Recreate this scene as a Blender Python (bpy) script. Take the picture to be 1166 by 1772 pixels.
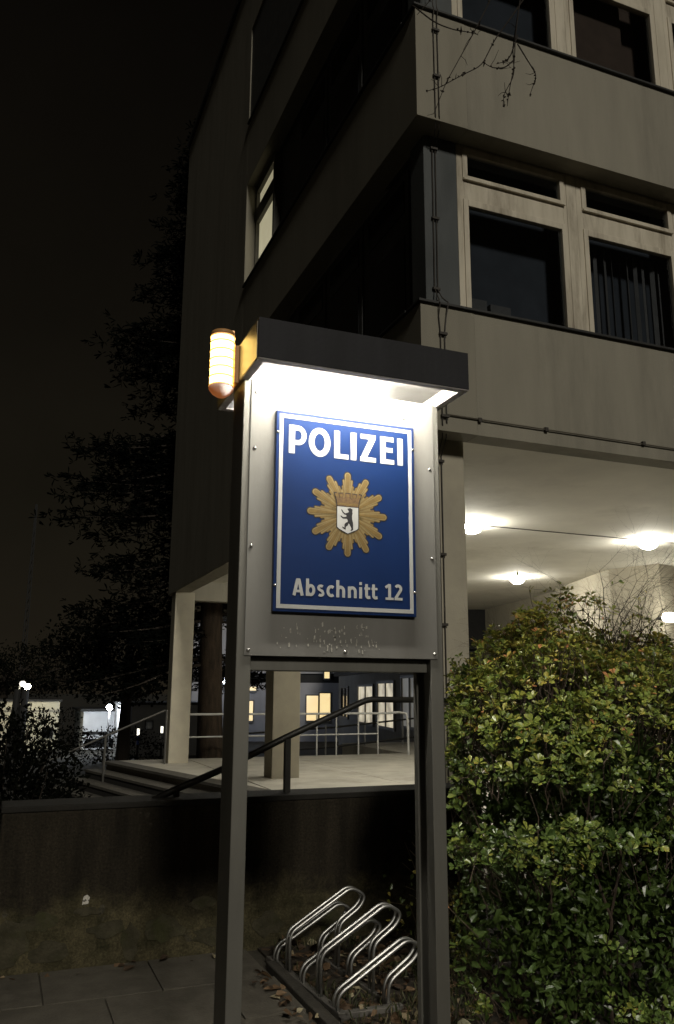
import bpy, math, random
import numpy as np
from mathutils import Vector, Matrix, noise as mnoise
R = math.radians
random.seed(7); RNG = np.random.default_rng(7)
for o in list(bpy.data.objects): bpy.data.objects.remove(o)
SC = bpy.context.scene
COL = SC.collection

# ------------------------------------------------------------------ camera, sky, light, exposure
cam = bpy.data.cameras.new('camera'); co = bpy.data.objects.new('camera', cam); COL.objects.link(co); SC.camera = co
cam.sensor_fit = 'VERTICAL'; cam.sensor_height = 36.0; cam.lens = 36.0 * 1424.2 / 1772.0
cam.clip_end = 2000.0; cam.clip_start = 0.05
_y, _p, _r = R(68.22), R(12.2875), R(0.2787)
F0 = Vector((math.cos(_y), math.sin(_y), 0)); R0 = Vector((math.sin(_y), -math.cos(_y), 0)); ZA = Vector((0, 0, 1))
FW = math.cos(_p) * F0 + math.sin(_p) * ZA; U0 = -math.sin(_p) * F0 + math.cos(_p) * ZA
RV = math.cos(_r) * R0 + math.sin(_r) * U0; UV = -math.sin(_r) * R0 + math.cos(_r) * U0
m = Matrix((RV, UV, -FW)).transposed().to_4x4(); m.translation = (0, 0, 1.6); co.matrix_world = m
CAMP = np.array((0, 0, 1.6))
SC.render.engine = 'CYCLES'
SC.view_settings.view_transform = 'Standard'; SC.view_settings.look = 'None'
SC.view_settings.exposure = 0.0; SC.view_settings.gamma = 1.0
SC.cycles.use_denoising = True
SC.cycles.max_bounces = 6; SC.cycles.diffuse_bounces = 4; SC.cycles.sample_clamp_indirect = 4.0
SC.cycles.caustics_reflective = False; SC.cycles.caustics_refractive = False

W = bpy.data.worlds.new('World'); SC.world = W; W.use_nodes = True
wn = W.node_tree.nodes; wl = W.node_tree.links
bg = wn['Background']
tc = wn.new('ShaderNodeTexCoord'); sx = wn.new('ShaderNodeSeparateXYZ'); wl.new(tc.outputs['Generated'], sx.inputs[0])
rp = wn.new('ShaderNodeValToRGB'); wl.new(sx.outputs['Z'], rp.inputs[0])
cr = rp.color_ramp
cr.elements[0].position = 0.0; cr.elements[0].color = (.0150, .0120, .0078, 1)
cr.elements[1].position = 0.75; cr.elements[1].color = (.0014, .0011, .0008, 1)
e = cr.elements.new(.18); e.color = (.0105, .0088, .0056, 1)
e = cr.elements.new(.40); e.color = (.0052, .0043, .0029, 1)
wz = wn.new('ShaderNodeTexNoise'); wz.inputs['Scale'].default_value = 2.2; wz.inputs['Detail'].default_value = 5; wl.new(tc.outputs['Generated'], wz.inputs['Vector'])
wm = wn.new('ShaderNodeMapRange'); wm.inputs[1].default_value = .3; wm.inputs[2].default_value = .7; wm.inputs[3].default_value = .72; wm.inputs[4].default_value = 1.35
wl.new(wz.outputs['Fac'], wm.inputs[0]); wl.new(rp.outputs[0], bg.inputs[0]); wl.new(wm.outputs[0], bg.inputs[1])

sun = bpy.data.lights.new('street_light', 'SUN'); so = bpy.data.objects.new('street_light', sun); COL.objects.link(so)
sun.energy = 1.28; sun.angle = R(7); sun.color = (1.0, .94, .81)
_az, _el = R(3.5), R(29)
sd = Vector((-math.sin(_az) * math.cos(_el), -math.cos(_az) * math.cos(_el), math.sin(_el)))
so.rotation_euler = sd.to_track_quat('Z', 'Y').to_euler()

# ------------------------------------------------------------------ materials
MATS = {}
def nodes(name):
    mt = bpy.data.materials.new(name); mt.use_nodes = True
    n = mt.node_tree.nodes; return mt, n, mt.node_tree.links, n['Principled BSDF']
def surf(name, col, col2=None, rough=.85, scale=6.0, bump=.0, bscale=60., metal=0., spec=.4, streak=False, stain=None, stain_amt=.5, lo=.35, hi=.65):
    """procedural painted / mineral surface: two noise-mixed tones, optional stains, fine relief"""
    if name in MATS: return MATS[name]
    mt, n, l, b = nodes(name)
    b.inputs['Roughness'].default_value = rough; b.inputs['Metallic'].default_value = metal
    b.inputs['Specular IOR Level'].default_value = spec
    tx = n.new('ShaderNodeTexCoord'); mp = n.new('ShaderNodeMapping'); l.new(tx.outputs['Object'], mp.inputs[0])
    if streak: mp.inputs['Scale'].default_value = (1, 1, .16)
    nz = n.new('ShaderNodeTexNoise'); nz.inputs['Scale'].default_value = scale; nz.inputs['Detail'].default_value = 8; nz.inputs['Roughness'].default_value = .62
    l.new(mp.outputs[0], nz.inputs['Vector'])
    rm = n.new('ShaderNodeValToRGB'); rm.color_ramp.elements[0].position = lo; rm.color_ramp.elements[1].position = hi
    c2 = col2 or tuple(c * .78 for c in col)
    rm.color_ramp.elements[0].color = (*c2, 1); rm.color_ramp.elements[1].color = (*col, 1)
    l.new(nz.outputs['Fac'], rm.inputs[0]); out = rm.outputs[0]
    if stain:
        n2 = n.new('ShaderNodeTexNoise'); n2.inputs['Scale'].default_value = scale * .37; n2.inputs['Detail'].default_value = 10; n2.inputs['Roughness'].default_value = .7
        l.new(mp.outputs[0] if streak else tx.outputs['Object'], n2.inputs['Vector'])
        r2 = n.new('ShaderNodeValToRGB'); r2.color_ramp.elements[0].position = .5; r2.color_ramp.elements[1].position = .68
        r2.color_ramp.elements[1].color = (stain_amt,) * 3 + (1,)
        l.new(n2.outputs['Fac'], r2.inputs[0])
        mx = n.new('ShaderNodeMix'); mx.data_type = 'RGBA'; l.new(r2.outputs[0], mx.inputs[0]); l.new(out, mx.inputs[6]); mx.inputs[7].default_value = (*stain, 1)
        out = mx.outputs[2]
    l.new(out, b.inputs['Base Color'])
    if bump:
        n3 = n.new('ShaderNodeTexNoise'); n3.inputs['Scale'].default_value = bscale; n3.inputs['Detail'].default_value = 6
        l.new(tx.outputs['Object'], n3.inputs['Vector'])
        bp = n.new('ShaderNodeBump'); bp.inputs['Strength'].default_value = bump; bp.inputs['Distance'].default_value = .01
        l.new(n3.outputs['Fac'], bp.inputs['Height']); l.new(bp.outputs[0], b.inputs['Normal'])
    MATS[name] = mt; return mt
def emit(name, col, strength, var=None, vscale=3.):
    if name in MATS: return MATS[name]
    mt, n, l, b = nodes(name)
    b.inputs['Base Color'].default_value = (.6, .6, .6, 1); b.inputs['Emission Strength'].default_value = strength
    b.inputs['Emission Color'].default_value = (*col, 1)
    if var:
        tx = n.new('ShaderNodeTexCoord'); nz = n.new('ShaderNodeTexNoise'); nz.inputs['Scale'].default_value = vscale; nz.inputs['Detail'].default_value = 3
        l.new(tx.outputs['Object'], nz.inputs['Vector'])
        rm = n.new('ShaderNodeValToRGB'); rm.color_ramp.elements[0].position = .35; rm.color_ramp.elements[1].position = .6
        rm.color_ramp.elements[0].color = (*var, 1); rm.color_ramp.elements[1].color = (*col, 1)
        l.new(nz.outputs['Fac'], rm.inputs[0]); l.new(rm.outputs[0], b.inputs['Emission Color'])
    MATS[name] = mt; return mt
def glass(name='window_glass', tint=(.86, .88, .9)):
    if name in MATS: return MATS[name]
    mt, n, l, b = nodes(name); n.remove(b)
    tr = n.new('ShaderNodeBsdfTransparent'); tr.inputs[0].default_value = (*tint, 1)
    gl = n.new('ShaderNodeBsdfGlossy'); gl.inputs['Roughness'].default_value = .04; gl.inputs['Color'].default_value = (.9, .9, .9, 1)
    lw_ = n.new('ShaderNodeLayerWeight'); lw_.inputs[0].default_value = .5
    pw = n.new('ShaderNodeMath'); pw.operation = 'POWER'; l.new(lw_.outputs['Facing'], pw.inputs[0]); pw.inputs[1].default_value = 4.0
    fr = n.new('ShaderNodeMath'); fr.operation = 'MULTIPLY_ADD'; l.new(pw.outputs[0], fr.inputs[0]); fr.inputs[1].default_value = .9; fr.inputs[2].default_value = .05
    mx = n.new('ShaderNodeMixShader'); l.new(fr.outputs[0], mx.inputs[0]); l.new(tr.outputs[0], mx.inputs[1]); l.new(gl.outputs[0], mx.inputs[2])
    l.new(mx.outputs[0], n['Material Output'].inputs[0]); MATS[name] = mt; return mt
def leafmat(name, cols, attr=None, rough=.32, trans=.15, spec=.5):
    """leaf colours: per leaf tone picked from a list"""
    mt, n, l, b = nodes(name)
    rm = n.new('ShaderNodeValToRGB'); rm.color_ramp.interpolation = 'LINEAR'
    while len(rm.color_ramp.elements) < len(cols): rm.color_ramp.elements.new(.5)
    for i, (p, c) in enumerate(cols): rm.color_ramp.elements[i].position = p; rm.color_ramp.elements[i].color = (*c, 1)
    if attr:
        a = n.new('ShaderNodeAttribute'); a.attribute_name = attr; l.new(a.outputs['Fac'], rm.inputs[0])
    else:
        a = n.new('ShaderNodeObjectInfo'); l.new(a.outputs['Color'], rm.inputs[0])
    l.new(rm.outputs[0], b.inputs['Base Color']); b.inputs['Roughness'].default_value = rough; b.inputs['Specular IOR Level'].default_value = spec
    if trans:
        t = n.new('ShaderNodeBsdfTranslucent'); l.new(rm.outputs[0], t.inputs[0])
        mx = n.new('ShaderNodeMixShader'); mx.inputs[0].default_value = trans
        l.new(b.outputs[0], mx.inputs[1]); l.new(t.outputs[0], mx.inputs[2]); l.new(mx.outputs[0], n['Material Output'].inputs[0])
    MATS[name] = mt; return mt

CREAM = surf('cream_render', (.285, .266, .215), (.245, .229, .186), scale=3.0, bump=.3, bscale=70, stain=(.165, .153, .124), stain_amt=.7, streak=True)
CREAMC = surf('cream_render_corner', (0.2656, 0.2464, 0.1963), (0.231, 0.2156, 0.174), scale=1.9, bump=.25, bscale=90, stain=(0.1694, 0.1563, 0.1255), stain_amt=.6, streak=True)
CREAM2 = surf('cream_column', (.42, .385, .30), (.37, .34, .27), scale=3., bump=.15, bscale=80, stain=(.26, .235, .19), stain_amt=.3)
GREYPIER = surf('grey_pier_paint', (0.0972, 0.1044, 0.1066), (0.0756, 0.0828, 0.08496), scale=3, bump=.1, stain=(0.0792, 0.0792, 0.0792), streak=True)
CEILM = surf('porch_ceiling', (.74, .72, .65), (.64, .62, .56), scale=1.1, bump=.25, bscale=4.5, streak=False, stain=(.42, .40, .34), stain_amt=.6)
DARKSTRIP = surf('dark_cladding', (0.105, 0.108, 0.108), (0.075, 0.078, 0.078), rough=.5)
FRAMEW = surf('white_window_paint', (0.5996, 0.5478, 0.444), (0.4843, 0.4382, 0.346), rough=.6, scale=9, stain=(0.1729, 0.1384, 0.09802), stain_amt=.75, streak=True, bump=.1)
SILLM = surf('sill_flashing', (.05, .05, .05), rough=.5, metal=.4)
ROOM = surf('dark_room', (.16, .175, .20), (.11, .12, .14), rough=.9, scale=1.5)
ROOMB = surf('brown_curtain', (0.08, 0.052, 0.036), rough=.9)
BACKING = surf('added_backing', (.040, .046, .056), (.026, .030, .037), rough=.9, scale=1.6)  # tone for an invented sheet that turns the black panes bluish grey
BLIND = surf('blind_slat', (0.088, 0.08525, 0.0825), rough=.8)
DARKPAINT = surf('dark_rail_paint', (.022, .021, .018), (.015, .014, .012), rough=.5, scale=12)
WHITERAIL = surf('pale_rail_paint', (.52, .52, .50), rough=.45, scale=9)
GALV = surf('galvanised_tube', (.62, .62, .60), (.40, .40, .39), rough=.42, scale=30, metal=1.0)
POSTM = surf('sign_post_metal', (0.1778, 0.1725, 0.1531), (0.1294, 0.1262, 0.111), rough=.45, scale=5, metal=.35, streak=True, stain=(0.09704, 0.09164, 0.07547), stain_amt=.6)
PANELM = surf('sign_panel_metal', (0.2023, 0.1966, 0.1832), (0.1668, 0.1619, 0.1491), rough=.40, scale=4, metal=.15, streak=True, stain=(0.1065, 0.09942, 0.0852), stain_amt=.6, bump=.05, bscale=25)
FASCIA = surf('dark_fascia', (0.0208, 0.0208, 0.0248), (0.0136, 0.0136, 0.016), rough=.75, scale=7, streak=True, bump=.15, bscale=60, stain=(0.04, 0.04, 0.04))
LIPM = surf('canopy_lip', (0.28, 0.259, 0.252), (0.21, 0.196, 0.189), rough=.5, scale=14, stain=(0.112, 0.098, 0.084), stain_amt=.7)
WHITEIN = surf('canopy_inner_white', (0.2886, 0.2808, 0.2652), (0.2418, 0.234, 0.2184), rough=.5, scale=8)
BLUE = surf('sign_blue', (0.005132, 0.01989, 0.0821), (0.004491, 0.01732, 0.07187), rough=.30, scale=3, spec=.5)
WHITES = surf('sign_white', (0.3713, 0.3713, 0.3618), (0.3427, 0.3427, 0.3332), rough=.35, scale=9)
GOLD = surf('emblem_gold', (0.1381, 0.08876, 0.02466), (0.1085, 0.06906, 0.01973), rough=.45, scale=40)
GOLDL = surf('emblem_gold_light', (0.1704, 0.1278, 0.05679), (0.142, 0.105, 0.04543), rough=.45, scale=40)
GOLDD = surf('emblem_gold_dark', (0.128, 0.08, 0.024), rough=.5, scale=40)
INK = surf('emblem_ink', (.012, .012, .014), rough=.45)
CROWN = surf('emblem_crown_brown', (0.12, 0.069, 0.027), (0.072, 0.042, 0.018), rough=.5, scale=90)
RIVET = surf('rivet_metal', (.75, .74, .72), rough=.25, metal=.9, scale=20)
def wall_material():
    mt, n, l, b = nodes('retaining_wall_render'); b.inputs['Roughness'].default_value = .95; b.inputs['Specular IOR Level'].default_value = .2
    tx = n.new('ShaderNodeTexCoord'); sp = n.new('ShaderNodeSeparateXYZ'); l.new(tx.outputs['Object'], sp.inputs[0])
    def nz(sc, dt, st=None):
        a = n.new('ShaderNodeTexNoise'); a.inputs['Scale'].default_value = sc; a.inputs['Detail'].default_value = dt; a.inputs['Roughness'].default_value = .68
        if st:
            mp = n.new('ShaderNodeMapping'); mp.inputs['Scale'].default_value = st; l.new(tx.outputs['Object'], mp.inputs[0]); l.new(mp.outputs[0], a.inputs['Vector'])
        else: l.new(tx.outputs['Object'], a.inputs['Vector'])
        return a.outputs['Fac']
    def ramp(src, p0, p1, c0, c1):
        r = n.new('ShaderNodeValToRGB'); r.color_ramp.elements[0].position = p0; r.color_ramp.elements[1].position = p1
        r.color_ramp.elements[0].color = (*c0, 1); r.color_ramp.elements[1].color = (*c1, 1); l.new(src, r.inputs[0]); return r.outputs[0]
    def mix(f, a, c):
        m_ = n.new('ShaderNodeMix'); m_.data_type = 'RGBA'; l.new(f, m_.inputs[0]); l.new(a, m_.inputs[6]); l.new(c, m_.inputs[7]); return m_.outputs[2]
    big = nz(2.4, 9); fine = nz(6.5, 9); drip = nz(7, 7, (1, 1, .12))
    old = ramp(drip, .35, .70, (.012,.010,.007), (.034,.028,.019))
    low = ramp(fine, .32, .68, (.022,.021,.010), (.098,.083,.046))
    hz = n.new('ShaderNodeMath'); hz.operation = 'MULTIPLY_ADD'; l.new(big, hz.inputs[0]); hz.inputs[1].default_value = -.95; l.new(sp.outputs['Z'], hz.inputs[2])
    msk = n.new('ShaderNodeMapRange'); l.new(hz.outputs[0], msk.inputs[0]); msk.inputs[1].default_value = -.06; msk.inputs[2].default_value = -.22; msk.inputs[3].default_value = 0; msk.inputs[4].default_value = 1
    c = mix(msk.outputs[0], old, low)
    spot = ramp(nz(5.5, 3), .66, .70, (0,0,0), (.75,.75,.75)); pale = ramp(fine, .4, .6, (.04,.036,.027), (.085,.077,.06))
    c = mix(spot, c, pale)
    gr_ = ramp(nz(75, 4), .30, .72, (.45,.45,.45), (1.5,1.5,1.5)); mg = n.new('ShaderNodeMix'); mg.data_type = 'RGBA'; mg.blend_type = 'MULTIPLY'; mg.inputs[0].default_value = 1.; l.new(c, mg.inputs[6]); l.new(gr_, mg.inputs[7]); l.new(mg.outputs[2], b.inputs['Base Color'])
    bp = n.new('ShaderNodeBump'); bp.inputs['Strength'].default_value = .9; bp.inputs['Distance'].default_value = .015; l.new(nz(24, 8), bp.inputs['Height']); l.new(bp.outputs[0], b.inputs['Normal'])
    return mt
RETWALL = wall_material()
PAVE = surf('pavement_slab', (0.108, 0.09648, 0.07632), (0.0756, 0.06768, 0.05328), rough=.92, scale=7, bump=.5, bscale=70, stain=(0.0432, 0.03888, 0.0288), stain_amt=.7)
PAVEJ = surf('pavement_joint', (0.0585, 0.052, 0.039), rough=1, scale=20, bump=.5)
SOIL = surf('soil', (.040, .030, .020), (.022, .018, .012), rough=1, scale=9, bump=1.0, bscale=35)
TERR = surf('terrace_concrete', (.44, .415, .355), (.36, .34, .29), rough=.8, scale=2.5, bump=.25, bscale=50, stain=(.20, .185, .155), stain_amt=.6)
GROUNDM = surf('yard_ground', (0.03, 0.0275, 0.021), (0.0175, 0.0165, 0.013), rough=1, scale=.8, bump=.6, bscale=6)
BARK = surf('bark', (.060, .041, .026), (.022, .016, .010), rough=.95, scale=14, streak=True, bump=1.0, bscale=30)
TWIG = surf('twig', (.030, .022, .016), (.018, .014, .010), rough=.9, scale=20)
TWIGH = surf('hedge_twig', (.085, .060, .042), (.04, .03, .022), rough=.9, scale=20)
ANNEXW = surf('annex_render', (.42, .40, .31), (.36, .34, .27), scale=1.2, rough=.9)
BLUEW = surf('far_facade_grey', (.33, .33, .35), (.26, .26, .28), scale=.9, rough=.9, streak=True)
WINGM = surf('wing_render_grey', (.20, .195, .18), (.15, .147, .135), scale=1.1, rough=.9)
FARDARK = surf('far_dark', (.02, .02, .02), rough=.8)
FRAMED = surf('far_frame_grey', (.14, .14, .14), rough=.6)
CABLE = surf('cable', (.055, .048, .040), (.035, .03, .026), rough=.6, scale=30)
GLASS = glass(); TUBE = emit('fluorescent_white', (1.0, .955, .84), 430.0)
LENS = emit('amber_lens_glow', (1.0, .63, .15), 11.0)
AMBER = emit('amber_rim_glow', (1.0, .42, .07), .85)
ORANGEC = emit('amber_cap', (1.0, .30, .07), .24, (.8, .20, .04), 12.)
DOME = emit('porch_lamp_glow', (1.0, .95, .82), 280.0)
LITW = emit('lit_room_warm', (1.0, .90, .60), .36, (.85, .74, .46), 2.)

# ------------------------------------------------------------------ mesh helpers
class MB:
    def __init__(s): s.v = []; s.f = []
    def box(s, x0, x1, y0, y1, z0, z1):
        b = len(s.v); s.v += [(x0,y0,z0),(x1,y0,z0),(x1,y1,z0),(x0,y1,z0),(x0,y0,z1),(x1,y0,z1),(x1,y1,z1),(x0,y1,z1)]
        s.f += [tuple(b+i for i in q) for q in ((0,3,2,1),(4,5,6,7),(0,1,5,4),(1,2,6,5),(2,3,7,6),(3,0,4,7))]; return s
    def prism(s, poly, z0, z1):              # plan polygon, counter-clockwise
        b = len(s.v); n = len(poly)
        s.v += [(x, y, z0) for x, y in poly] + [(x, y, z1) for x, y in poly]
        s.f.append(tuple(b+i for i in reversed(range(n)))); s.f.append(tuple(b+n+i for i in range(n)))
        for i in range(n): j = (i+1) % n; s.f.append((b+i, b+j, b+n+j, b+n+i))
        return s
    def plate(s, poly, y0, y1):              # polygon in x,z extruded from y0 (front, towards -y) to y1
        b = len(s.v); n = len(poly)
        a = sum(poly[i][0]*poly[(i+1)%n][1]-poly[(i+1)%n][0]*poly[i][1] for i in range(n))
        if a < 0: poly = poly[::-1]
        s.v += [(x, y0, z) for x, z in poly] + [(x, y1, z) for x, z in poly]
        s.f.append(tuple(b+i for i in range(n))); s.f.append(tuple(b+n+i for i in reversed(range(n))))
        for i in range(n): j = (i+1) % n; s.f.append((b+j, b+i, b+n+i, b+n+j))
        return s
    def tube(s, pts, r, n=8, closed=False, cap=True):
        pts = [Vector(p) for p in pts]; N = len(pts); b = len(s.v); up = None
        rr = r if isinstance(r, (list, tuple)) else [r]*N
        for i, p in enumerate(pts):
            if closed: t = pts[(i+1) % N] - pts[i-1]
            else: t = pts[min(i+1, N-1)] - pts[max(i-1, 0)]
            if t.length < 1e-9: t = Vector((0,0,1))
            t.normalize()
            if up is None: up = Vector((0,0,1)) if abs(t.z) < .9 else Vector((0,1,0))
            sd_ = t.cross(up)
            if sd_.length < 1e-5: sd_ = t.orthogonal()
            sd_.normalize(); up = sd_.cross(t).normalized()
            for k in range(n):
                a = 2*math.pi*k/n; s.v.append(tuple(p + rr[i]*(math.cos(a)*sd_ + math.sin(a)*up)))
        for i in range(N if closed else N-1):
            j = (i+1) % N
            for k in range(n):
                k2 = (k+1) % n; s.f.append((b+i*n+k, b+i*n+k2, b+j*n+k2, b+j*n+k))
        if cap and not closed:
            s.f.append(tuple(b+k for k in reversed(range(n)))); s.f.append(tuple(b+(N-1)*n+k for k in range(n)))
        return s
    def lathe(s, prof, c, n=20):             # profile (radius, z) about a vertical axis
        b = len(s.v); N = len(prof)
        for r, z in prof:
            for k in range(n): a = 2*math.pi*k/n; s.v.append((c[0]+r*math.cos(a), c[1]+r*math.sin(a), c[2]+z))
        for i in range(N-1):
            for k in range(n):
                k2 = (k+1) % n; s.f.append((b+i*n+k, b+i*n+k2, b+(i+1)*n+k2, b+(i+1)*n+k))
        s.f.append(tuple(b+k for k in reversed(range(n)))); s.f.append(tuple(b+(N-1)*n+k for k in range(n)))
        return s
    def build(s, name, mat, parent=None, bevel=0., smooth=False, loc=None):
        off = Vector(parent['_o']) if parent is not None else Vector(loc or (0,0,0))
        me = bpy.data.meshes.new(name); me.from_pydata([(v[0]-off.x, v[1]-off.y, v[2]-off.z) for v in s.v], [], s.f)
        me.materials.append(mat); me.update()
        if smooth:
            for p in me.polygons: p.use_smooth = True
        o = bpy.data.objects.new(name, me); COL.objects.link(o)
        if parent is not None: o.parent = parent; o['_o'] = parent['_o']
        else: o.location = off; o['_o'] = tuple(off)
        if bevel:
            md = o.modifiers.new('edge', 'BEVEL'); md.width = bevel; md.segments = 2; md.limit_method = 'ANGLE'
        return o
def thing(name, label, cat, loc, group=None):
    o = bpy.data.objects.new(name, None); COL.objects.link(o); o.location = loc; o['_o'] = tuple(loc)
    o.empty_display_size = .1
    return tag(o, label, cat, group)
def tag(o, label, cat, group=None):
    o['label'] = label; o['category'] = cat
    if group: o['group'] = group
    return o
def struct(o): o['kind'] = 'structure'; return o
def arc(cx, cz, rx, rz, a0, a1, n=14):
    return [(cx+rx*math.cos(R(a0+(a1-a0)*i/n)), cz+rz*math.sin(R(a0+(a1-a0)*i/n))) for i in range(n+1)]

# ================================================================== THE SETTING
GZ = -1.1
g = struct(MB().box(-400, 400, -300, 600, GZ-.5, GZ).build('ground', GROUNDM))
base = struct(MB().box(-80, 80, -80, 5.50, -1.4, -.012).build('pavement', PAVEJ))
# concrete slabs of the footway in front of the wall
slab_me = None
for i in range(-4, 5):
    for j in range(0, 8):
        x0 = -.58+i*.62 - .31*(j % 2); y0 = 1.10+j*.55
        x1 = min(x0+.612, 1.60); y1 = min(y0+.543, 5.49)
        if x1-x0 < .1 or y1-y0 < .05: continue
        dz = random.uniform(-.003, .003)
        MB().box(x0, x1, y0, y1, -.06, dz).build('slab', PAVE, base, bevel=.002)
bed = struct(MB().prism([(1.66,2.2),(9.0,2.2),(9.0,6.2),(3.1,6.2),(3.1,5.48),(1.66,5.48)], -.3, .004).build('soil', SOIL))
wedge = struct(MB().box(3.0, 30, 5.52, 6.45, -1.3, .0).build('embankment', SOIL))
kerb = struct(MB().box(1.60, 1.665, 2.0, 5.10, -.2, .035).build('kerb', surf('kerb_stone', (0.056, 0.0504, 0.04), (0.036, 0.032, 0.0264), scale=9, bump=.6, bscale=50), bevel=.006))

# terrace under the building, with its slabs
terr = struct(MB().prism([(3.86,5.9),(16,5.9),(16,23.5),(9.6,23.5),(9.6,19.25),(2.30,19.25),(3.95,12.05)], GZ-.1, .092).build('terrace', TERR))
for i in range(5):
    for j in range(5):
        x0 = 4.05+i*2.35; y0 = 6.75+j*2.48
        MB().box(x0, x0+2.335, y0, y0+2.465, .05, .102).build('slab', TERR, terr, bevel=.004)
stairs = thing('stairs', 'stone steps with risers darkened as shade, climbing to the terrace beside the far column', 'stairs', (2.2, 16, GZ))
STEP = surf('step_stone', (.11, .10, .082), (.075, .068, .055), rough=.9, scale=5, bump=.3)
TREADM = surf('tread_stone', (0.09, 0.08325, 0.06975), (0.063, 0.0585, 0.0486), rough=.9, scale=8, bump=.3)
RISER = surf('shaded_riser', (0.018, 0.0162, 0.0132), (0.012, 0.0108, 0.009), rough=.95, scale=8, bump=.3)  # shade on the risers put into the colour; treads keep the lighter stone
for k in range(0, 8):
    z = .092-.16*k; d = .36*k
    a, b = (3.92-d, 12.05), (2.22-d, 19.2)
    if k: MB().prism([a, (a[0]+.40, a[1]), (b[0]+.40, b[1]), b], GZ-.05, z-.05).build('riser', RISER, stairs)
    MB().prism([(a[0]-.02, a[1]), (a[0]+.34, a[1]), (b[0]+.34, b[1]), (b[0]-.02, b[1])], z-.05, z+.003).build('tread', TREADM, stairs, bevel=.006)

# ================================================================== POLICE BUILDING
B = thing('office_building', 'cream rendered office block on columns with recessed window bands', 'building', (3.4, 6.4, .1))
ZB = [(3.963, 5.216), (7.249, 8.526), (10.56, 11.80), (13.87, 15.30)]
XE = 13.0
for i, (z0, z1) in enumerate(ZB):
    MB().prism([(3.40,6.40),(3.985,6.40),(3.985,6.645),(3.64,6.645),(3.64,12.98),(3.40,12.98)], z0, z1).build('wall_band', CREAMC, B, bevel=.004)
    MB().box(3.986, XE, 6.403, 6.645, z0, z1).build('wall_band', CREAM, B, bevel=.003)
    if i == 0: MB().box(3.404, 3.64, 7.2, 12.98, 3.74, z0).build('edge_beam', CREAM, B)
    MB().box(3.37, XE, 6.365, 6.66, z1, z1+.022).build('sill', SILLM, B)
    MB().box(3.365, 3.66, 6.66, 12.98, z1, z1+.022).build('sill', SILLM, B)
MB().box(3.40, 3.76, 12.98, 18.9, 3.72, 15.30).build('end_pier', CREAM, B, bevel=.012)
MB().box(3.76, 7.4, 18.55, 18.9, 3.60, 15.30).box(7.4, XE, 18.56, 18.89, 4.26, 15.30).build('rear_wall', CREAM, B)
MB().box(3.34, XE, 6.34, 18.96, 15.33, 15.45).build('roof', SILLM, B)
for z0, z1 in ((5.216, 7.249), (8.526, 10.56), (11.8, 13.87)):
    MB().box(3.60, 3.985, 6.652, 6.95, z0, z1).build('corner_pier', GREYPIER, B, bevel=.006)
    MB().box(3.70 if z0 < 11 else 3.42, 3.9, 6.96, 18.6 if z0 < 11 else 12.97, z0-.02 if z0 < 11 else z0+.03, z1+.02 if z0 < 11 else z1-.003).build('side_cladding', DARKSTRIP, B)  # top floor set flush, shaped so that no brightly lit jamb shows
    if z0 > 11: continue
    for k in range(3):                       # dark unlit side windows
        y0 = 7.15+k*1.26
        f = MB().box(3.672, 3.705, y0, y0+1.14, z0+.08, z1-.06).build('window', surf('dark_side_frame', (0.07, 0.07, 0.07), rough=.6), B)
        MB().box(3.662, 3.676, y0+.09, y0+1.05, z0+.16, z0+1.22).build('pane', surf('dark_pane', (.012,.013,.014), rough=.12), f)
        MB().box(3.662, 3.676, y0+.09, y0+1.05, z0+1.5, z1-.16).build('pane', MATS['dark_pane'], f)
# the lit side window by the end pier, second floor
lw = MB().box(3.575, 3.70, 11.86, 11.93, 8.55, 10.56).box(3.575, 3.70, 12.93, 12.985, 8.55, 10.56).box(3.575, 3.70, 11.93, 12.93, 9.80, 10.08).box(3.575, 3.70, 11.93, 12.93, 10.41, 10.56).box(3.575, 3.70, 11.93, 12.93, 8.55, 8.66).build('window', surf('lit_frame', (.10,.095,.08), rough=.6), B)
lw['label'] = 'lit window on the dark side wall'
MB().box(3.64, 3.66, 11.925, 12.94, 8.655, 9.805).build('pane', emit('side_room_glow', (.92, .84, .55), .42, (.70, .63, .40), 1.3), lw)
MB().box(3.64, 3.66, 11.925, 12.94, 10.075, 10.415).build('pane', MATS['side_room_glow'], lw)
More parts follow.
